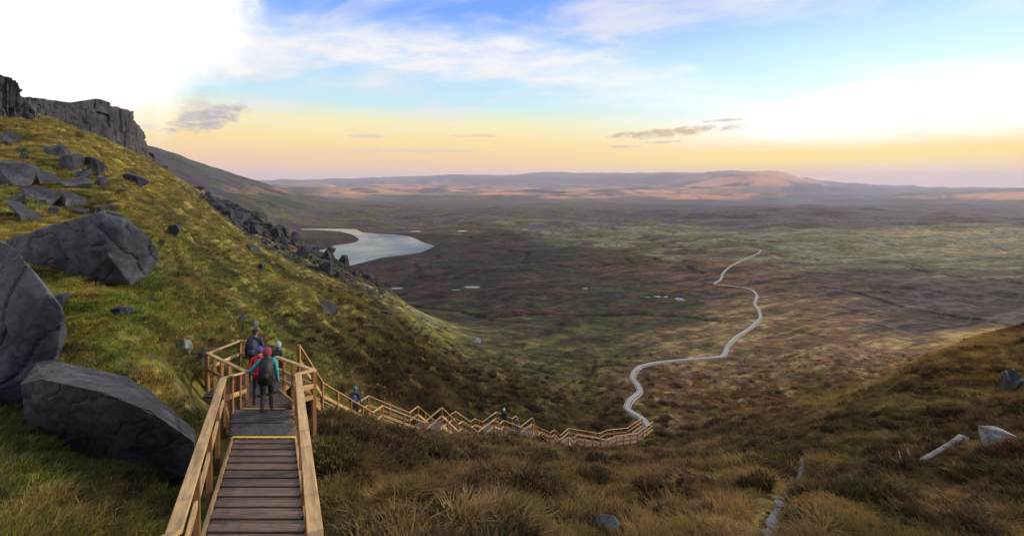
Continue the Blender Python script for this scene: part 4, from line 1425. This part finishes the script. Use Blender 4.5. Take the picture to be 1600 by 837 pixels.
    if pack:
        pc = V[ch]
        b_ = rbox('backpack', (0, pc.y - .24 * k, pc.z - .10 * k), ((.33 if pack[1] < .7 else .40) * k, .22 * k, pack[1] * k), cloth(pack[0], .7), root, .06, -lean * .8)
        rbox('pocket', (0, pc.y - .37 * k, pc.z - .20 * k), (.22 * k, .06 * k, .2 * k), cloth(tuple(x * 1.2 for x in pack[0]), .7), b_, .025)
        for s in (-1, 1):
            tube('strap', [Vector((s * .11 * k, pc.y - .13 * k, pc.z + .10 * k)), Vector((s * .125 * k, pc.y - .02, pc.z + .165 * k)), Vector((s * .12 * k, pc.y + .12 * k, pc.z + .05 * k)), Vector((s * .13 * k, pc.y + .05 * k, pc.z - .2 * k))],
                 [.022, .022, .022, .018], cloth(pack[0], .7), b_, 6)
    return root


# heading angles: 0 faces away from the camera
person('hiker in teal jacket with black backpack, hand on the landing handrail', (-6.55, 11.62, -6.105), .42, 1.66, (.02, .27, .27), (.012, .014, .022), (.20, .025, .06), ((.010, .010, .013), .74), .10, .05,
       lhand=(-.50, .22, 1.10), rhand=(.27, .05, .84), hat_kind='hood', glove=(.02, .27, .27))
person('hiker in red jacket and blue hat in the middle of the group', (-7.55, 13.0, -6.62), .35, 1.68, (.42, .012, .025), (.02, .02, .03), (.06, .06, .20), None, .08, .10, lhand=(-.27, .12, .95), head_dip=.05)
person('hiker in navy jacket and black bobble hat at the back of the group', (-8.93, 15.1, -6.90), .25, 1.80, (.018, .022, .06), (.015, .015, .02), (.012, .012, .014), ((.02, .025, .055), .55), .05, .10)
person('hiker in pale grey hood partly hidden beyond the others', (-8.86, 16.45, -7.70), -.3, 1.66, (.06, .06, .055), (.04, .04, .04), (.30, .31, .33), None, .05, .08, hat_kind='hood')
xx = NODES[1] + (NODES[2] - NODES[1]) * .80
person('walker in teal hat and dark jacket behind the stair posts', (xx[0] + .05, xx[1], xx[2] + .05), .1, 1.72, (.02, .03, .08), (.02, .02, .025), (.02, .26, .26), ((.03, .05, .12), .5), .05, .12)
xx = lines[6][0] + (lines[6][1] - lines[6][0]) * .25
person('walker in black with a white cap on the zigzag stairs', (xx[0], xx[1], xx[2] + .04), PI - .6, 1.80, (.010, .010, .012), (.015, .015, .018), (.62, .62, .62), None, .0, .10)
xx = lines[6][0] + (lines[6][1] - lines[6][0]) * .92
person('small walker in pinkish grey coat just beyond the walker in black', (xx[0] + .2, xx[1], xx[2] + .04), PI - .4, 1.45, (.20, .14, .15), (.03, .03, .03), (.20, .18, .19), None, .0, .10)

# ------------------------------------------------------------------ grass tussocks, turf and heather (instanced clumps)
def clump(name, nb, rad, h, w, spread, seed, segs=3, leaf=False):
    rr = random.Random(seed)
    vs, fs, hh = [], [], []
    for _ in range(nb):
        a = rr.uniform(0, 2 * PI)
        r0 = rad * math.sqrt(rr.random())
        bx, by = r0 * math.cos(a), r0 * math.sin(a)
        a2 = a + rr.gauss(0, .6)
        ln = h * rr.uniform(.55, 1.15)
        lean = spread * rr.uniform(.2, 1.1) * (.35 + r0 / rad)
        ww = w * rr.uniform(.6, 1.3)
        b0 = len(vs)
        sdx, sdy = -math.sin(a2), math.cos(a2)
        for s in range(segs + 1):
            t = s / segs
            o_ = lean * ln * t * t
            z = ln * (t - .42 * lean * t * t) - .04
            wt = ww * (1 - t * .85) if not leaf else ww * (.35 + math.sin(t * PI) * .9)
            x, y = bx + math.cos(a2) * o_, by + math.sin(a2) * o_
            vs += [(x - sdx * wt, y - sdy * wt, z), (x + sdx * wt, y + sdy * wt, z)]
            hh += [t, t]
            if s: fs.append([b0 + 2 * s - 2, b0 + 2 * s - 1, b0 + 2 * s + 1, b0 + 2 * s])
    o = mesh_obj(name, vs, fs, None)
    at = o.data.attributes.new('tip', 'FLOAT', 'POINT')
    at.data.foreach_set('value', hh)
    o.hide_render = True
    o.hide_viewport = False
    o.location = (0, -30, -30)
    return o


def mat_blades(name, tipc, tipk, trans=.25):
    m = bpy.data.materials.new(name)
    m.use_nodes = True
    m.node_tree.nodes.clear()
    gg = NG(m.node_tree)
    c = attr(gg, 'tint', 'INSTANCER')
    tp = gg.n('ShaderNodeAttribute', attribute_name='tip', attribute_type='GEOMETRY').outputs['Fac']
    c = gg.mix(gg.m('MULTIPLY', tp, tipk), c, tipc)
    d = gg.n('ShaderNodeBsdfDiffuse')
    tr = gg.n('ShaderNodeBsdfTranslucent')
    gg.link(c, d.inputs[0])
    gg.link(c, tr.inputs[0])
    mx = gg.n('ShaderNodeMixShader')
    mx.inputs[0].default_value = trans
    gg.link(d.outputs[0], mx.inputs[1])
    gg.link(tr.outputs[0], mx.inputs[2])
    out = gg.n('ShaderNodeOutputMaterial')
    gg.link(mx.outputs[0], out.inputs[0])
    return m


M_BLADE = mat_blades('grass_blades', (.36, .29, .14), .12)
M_HEATH = mat_blades('heather_sprigs', (.16, .11, .07), .25, .1)


def scatter(name, src, X, Y, Z, size, tint, mat, label, cat, sink=0.02):
    n = len(X)
    me = bpy.data.meshes.new(name)
    me.vertices.add(n)
    me.vertices.foreach_set('co', np.stack([X, Y, Z - sink], -1).ravel())
    a = me.attributes.new('size', 'FLOAT_VECTOR', 'POINT'); a.data.foreach_set('vector', size.ravel())
    rot = np.stack([rng.normal(0, .12, n), rng.normal(0, .12, n), rng.uniform(0, 2 * PI, n)], -1)
    a = me.attributes.new('turn', 'FLOAT_VECTOR', 'POINT'); a.data.foreach_set('vector', rot.ravel())
    a = me.attributes.new('tint', 'FLOAT_COLOR', 'POINT'); a.data.foreach_set('color', np.concatenate([tint, np.ones((n, 1))], 1).ravel())
    a = me.attributes.new('pick', 'INT', 'POINT'); a.data.foreach_set('value', rng.integers(0, len(src), n).astype(np.int32))
    o = bpy.data.objects.new(name, me)
    C.objects.link(o)
    ng = bpy.data.node_groups.new(name, 'GeometryNodeTree')
    ng.interface.new_socket('Geometry', in_out='INPUT', socket_type='NodeSocketGeometry')
    ng.interface.new_socket('Geometry', in_out='OUTPUT', socket_type='NodeSocketGeometry')
    gi, go = ng.nodes.new('NodeGroupInput'), ng.nodes.new('NodeGroupOutput')
    gtoi = ng.nodes.new('GeometryNodeGeometryToInstance')
    for s in src[::-1]:
        s.data.materials.clear()
        s.data.materials.append(mat)
        oi = ng.nodes.new('GeometryNodeObjectInfo')
        oi.inputs['Object'].default_value = s
        oi.inputs['As Instance'].default_value = False
        ng.links.new(oi.outputs['Geometry'], gtoi.inputs[0])
    iop = ng.nodes.new('GeometryNodeInstanceOnPoints')

    def named(nm, typ):
        q = ng.nodes.new('GeometryNodeInputNamedAttribute')
        q.data_type = typ
        q.inputs['Name'].default_value = nm
        return q.outputs['Attribute']

    ng.links.new(gi.outputs[0], iop.inputs['Points'])
    ng.links.new(gtoi.outputs[0], iop.inputs['Instance'])
    iop.inputs['Pick Instance'].default_value = True
    ng.links.new(named('pick', 'INT'), iop.inputs['Instance Index'])
    ng.links.new(named('size', 'FLOAT_VECTOR'), iop.inputs['Scale'])
    er = ng.nodes.new('FunctionNodeEulerToRotation')
    ng.links.new(named('turn', 'FLOAT_VECTOR'), er.inputs[0])
    ng.links.new(er.outputs[0], iop.inputs['Rotation'])
    ng.links.new(iop.outputs[0], go.inputs[0])
    md = o.modifiers.new('scatter', 'NODES')
    md.node_group = ng
    return tag(o, label, cat, kind='stuff')


def sample(n, d0, d1, gamma):
    """random plan positions, thinning out with distance"""
    u = rng.uniform(-140, 1900, n)
    e = rng.random(n)
    if abs(gamma) < 1e-6: d = d0 * (d1 / d0) ** e
    else: d = (d0 ** gamma + e * (d1 ** gamma - d0 ** gamma)) ** (1 / gamma)
    X = (u - CX) / FPX * d
    Z = ground_z(X, d)
    py = HY - Z / d * FPX
    dist, _ = seg_dist(X, d, STAIR_LINE)
    ds, _ = seg_dist(X, d, STREAM)
    dp, _ = seg_dist(X, d, PATH[::2])
    ok = (dist > 1.05) & (ds > .46) & (dp > 1.3) & (py < 900) & ~((X < -7.6) & (X > -10.3) & (d > 11.5) & (d < 16.3)) & ~((np.abs(X - (-2.7 + (d - 4.4) * -.54)) < 1.1) & (d < 10))
    return X[ok], d[ok], Z[ok], u[ok]


tus = [clump('tussock_clump', 52, .20, .34, .015, 1.25, 300 + k) for k in range(4)]
trf = [clump('turf_clump', 60, .26, .15, .009, .9, 320 + k, 2) for k in range(4)]
trf2 = [clump('moss_clump', 70, .26, .13, .011, .9, 360 + k, 2) for k in range(4)]
hth = [clump('heather_clump', 95, .30, .27, .024, .6, 340 + k, 2, True) for k in range(4)]


def tinted(X, Y, Z, lo, hi, mixc=None, mk=0.0):
    c = veg_light(X, Y, Z)
    if mixc is not None: c = c * (1 - mk) + mixc * mk
    return c * rng.uniform(lo, hi, (len(X), 1)) * rng.uniform(.9, 1.1, (len(X), 3))


def heath_mask(X, Y): return fbm(X / 2.6, Y / 2.6, 201, 3)


def plant_pick(X, Y, cell, sd, pal):
    qx = X / cell + (fbm(X / cell * .9, Y / cell * .9, sd, 3) - .5) * 2.4
    qy = Y / cell + (fbm(X / cell * .9 + 31, Y / cell * .9, sd + 1, 3) - .5) * 2.4
    pk = hash2(np.floor(qx), np.floor(qy), sd + 2)
    return np.stack(pal)[(pk * (len(pal) - .001)).astype(int)] * (.7 + .6 * hash2(np.floor(qx), np.floor(qy), sd + 5))[:, None]


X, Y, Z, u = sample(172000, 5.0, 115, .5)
left = u < 470 + 60 * rng.standard_normal(len(u)) + np.where(Y > 18, 110, 0)
hm = heath_mask(X, Y)
kp = rng.random(len(X)) > sst(Y, 40, 112)
zc = veg_light(X, Y, Z)
lum = zc.sum(1)
dark = hm + (.27 - lum) * .75 + rng.normal(0, .03, len(X))        # heather takes the dark ground, tussocks the pale
sc = np.clip(.80 + (Y - 8) / 55, .8, 1.9)[:, None] * rng.uniform(.6, 1.4, (len(X), 3)) * np.array([1, 1, .9])
farw = (.35 + .65 * sst(Y, 35, 80))[:, None]
tb = fbm(X / 1.7 + 50, Y / 1.7, 231, 3)
low = ~left & (tb > .56) & kp
mt = ~left & ~low & (dark < .49) & kp & (Y < 170)
cell = np.where(Y < 40, 1.0, 3.0)
pt = plant_pick(X[mt], Y[mt], cell[mt], 501, [TAN * .9, TAN * .6, OL, BR * 1.3, RUS, DG * 1.4, RUS * .8, BR])
WARM = np.array([1.0, .86, .80])
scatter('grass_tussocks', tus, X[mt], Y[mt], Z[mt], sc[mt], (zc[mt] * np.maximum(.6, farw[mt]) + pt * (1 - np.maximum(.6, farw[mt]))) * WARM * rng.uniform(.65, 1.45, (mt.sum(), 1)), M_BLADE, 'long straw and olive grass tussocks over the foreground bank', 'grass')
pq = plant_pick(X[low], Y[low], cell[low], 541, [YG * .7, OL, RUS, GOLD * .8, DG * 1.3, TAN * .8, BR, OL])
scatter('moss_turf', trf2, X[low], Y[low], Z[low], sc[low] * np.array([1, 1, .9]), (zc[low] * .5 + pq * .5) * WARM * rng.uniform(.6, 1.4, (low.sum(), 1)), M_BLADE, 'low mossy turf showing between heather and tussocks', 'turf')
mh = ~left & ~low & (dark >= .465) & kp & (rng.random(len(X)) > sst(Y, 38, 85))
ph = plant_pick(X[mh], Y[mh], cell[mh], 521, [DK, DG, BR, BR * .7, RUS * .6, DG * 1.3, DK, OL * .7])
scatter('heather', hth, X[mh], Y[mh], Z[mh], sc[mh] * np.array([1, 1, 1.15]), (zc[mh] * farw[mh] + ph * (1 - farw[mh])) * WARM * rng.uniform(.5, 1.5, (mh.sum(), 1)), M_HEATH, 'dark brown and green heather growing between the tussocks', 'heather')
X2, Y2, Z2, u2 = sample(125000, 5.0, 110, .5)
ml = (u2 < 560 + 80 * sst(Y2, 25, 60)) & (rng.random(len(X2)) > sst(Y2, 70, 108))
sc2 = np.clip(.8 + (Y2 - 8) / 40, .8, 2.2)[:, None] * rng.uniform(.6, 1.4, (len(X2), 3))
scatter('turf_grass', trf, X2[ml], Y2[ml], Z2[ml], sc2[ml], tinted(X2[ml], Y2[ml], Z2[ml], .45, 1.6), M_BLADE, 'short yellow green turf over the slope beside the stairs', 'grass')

# ------------------------------------------------------------------ haze
hb = bpy.data.meshes.new('haze')
x0, x1, y0, y1, z0, z1 = -27000, 27000, -60, 13900, float(GZ.min()) - 40, max(float(GZ.max()), 60) + 25
hv = [(x, y, z) for z in (z0, z1) for x, y in ((x0, y0), (x1, y0), (x1, y1), (x0, y1))]
hb.from_pydata(hv, [], [(3, 2, 1, 0), (4, 5, 6, 7), (0, 1, 5, 4), (1, 2, 6, 5), (2, 3, 7, 6), (3, 0, 4, 7)])
haze = bpy.data.objects.new('haze', hb)
C.objects.link(haze)
hm_ = bpy.data.materials.new('haze')
hm_.use_nodes = True
hm_.node_tree.nodes.clear()
ho = hm_.node_tree.nodes.new('ShaderNodeOutputMaterial')
pv_ = hm_.node_tree.nodes.new('ShaderNodeVolumePrincipled')
pv_.inputs['Color'].default_value = (.84, .82, .98, 1)
pv_.inputs['Density'].default_value = HAZE_DENSITY
pv_.inputs['Anisotropy'].default_value = 0.0
hm_.node_tree.links.new(pv_.outputs[0], ho.inputs['Volume'])
hb.materials.append(hm_)
tag(haze, 'thin bluish haze over the far moor', 'haze', kind='stuff')
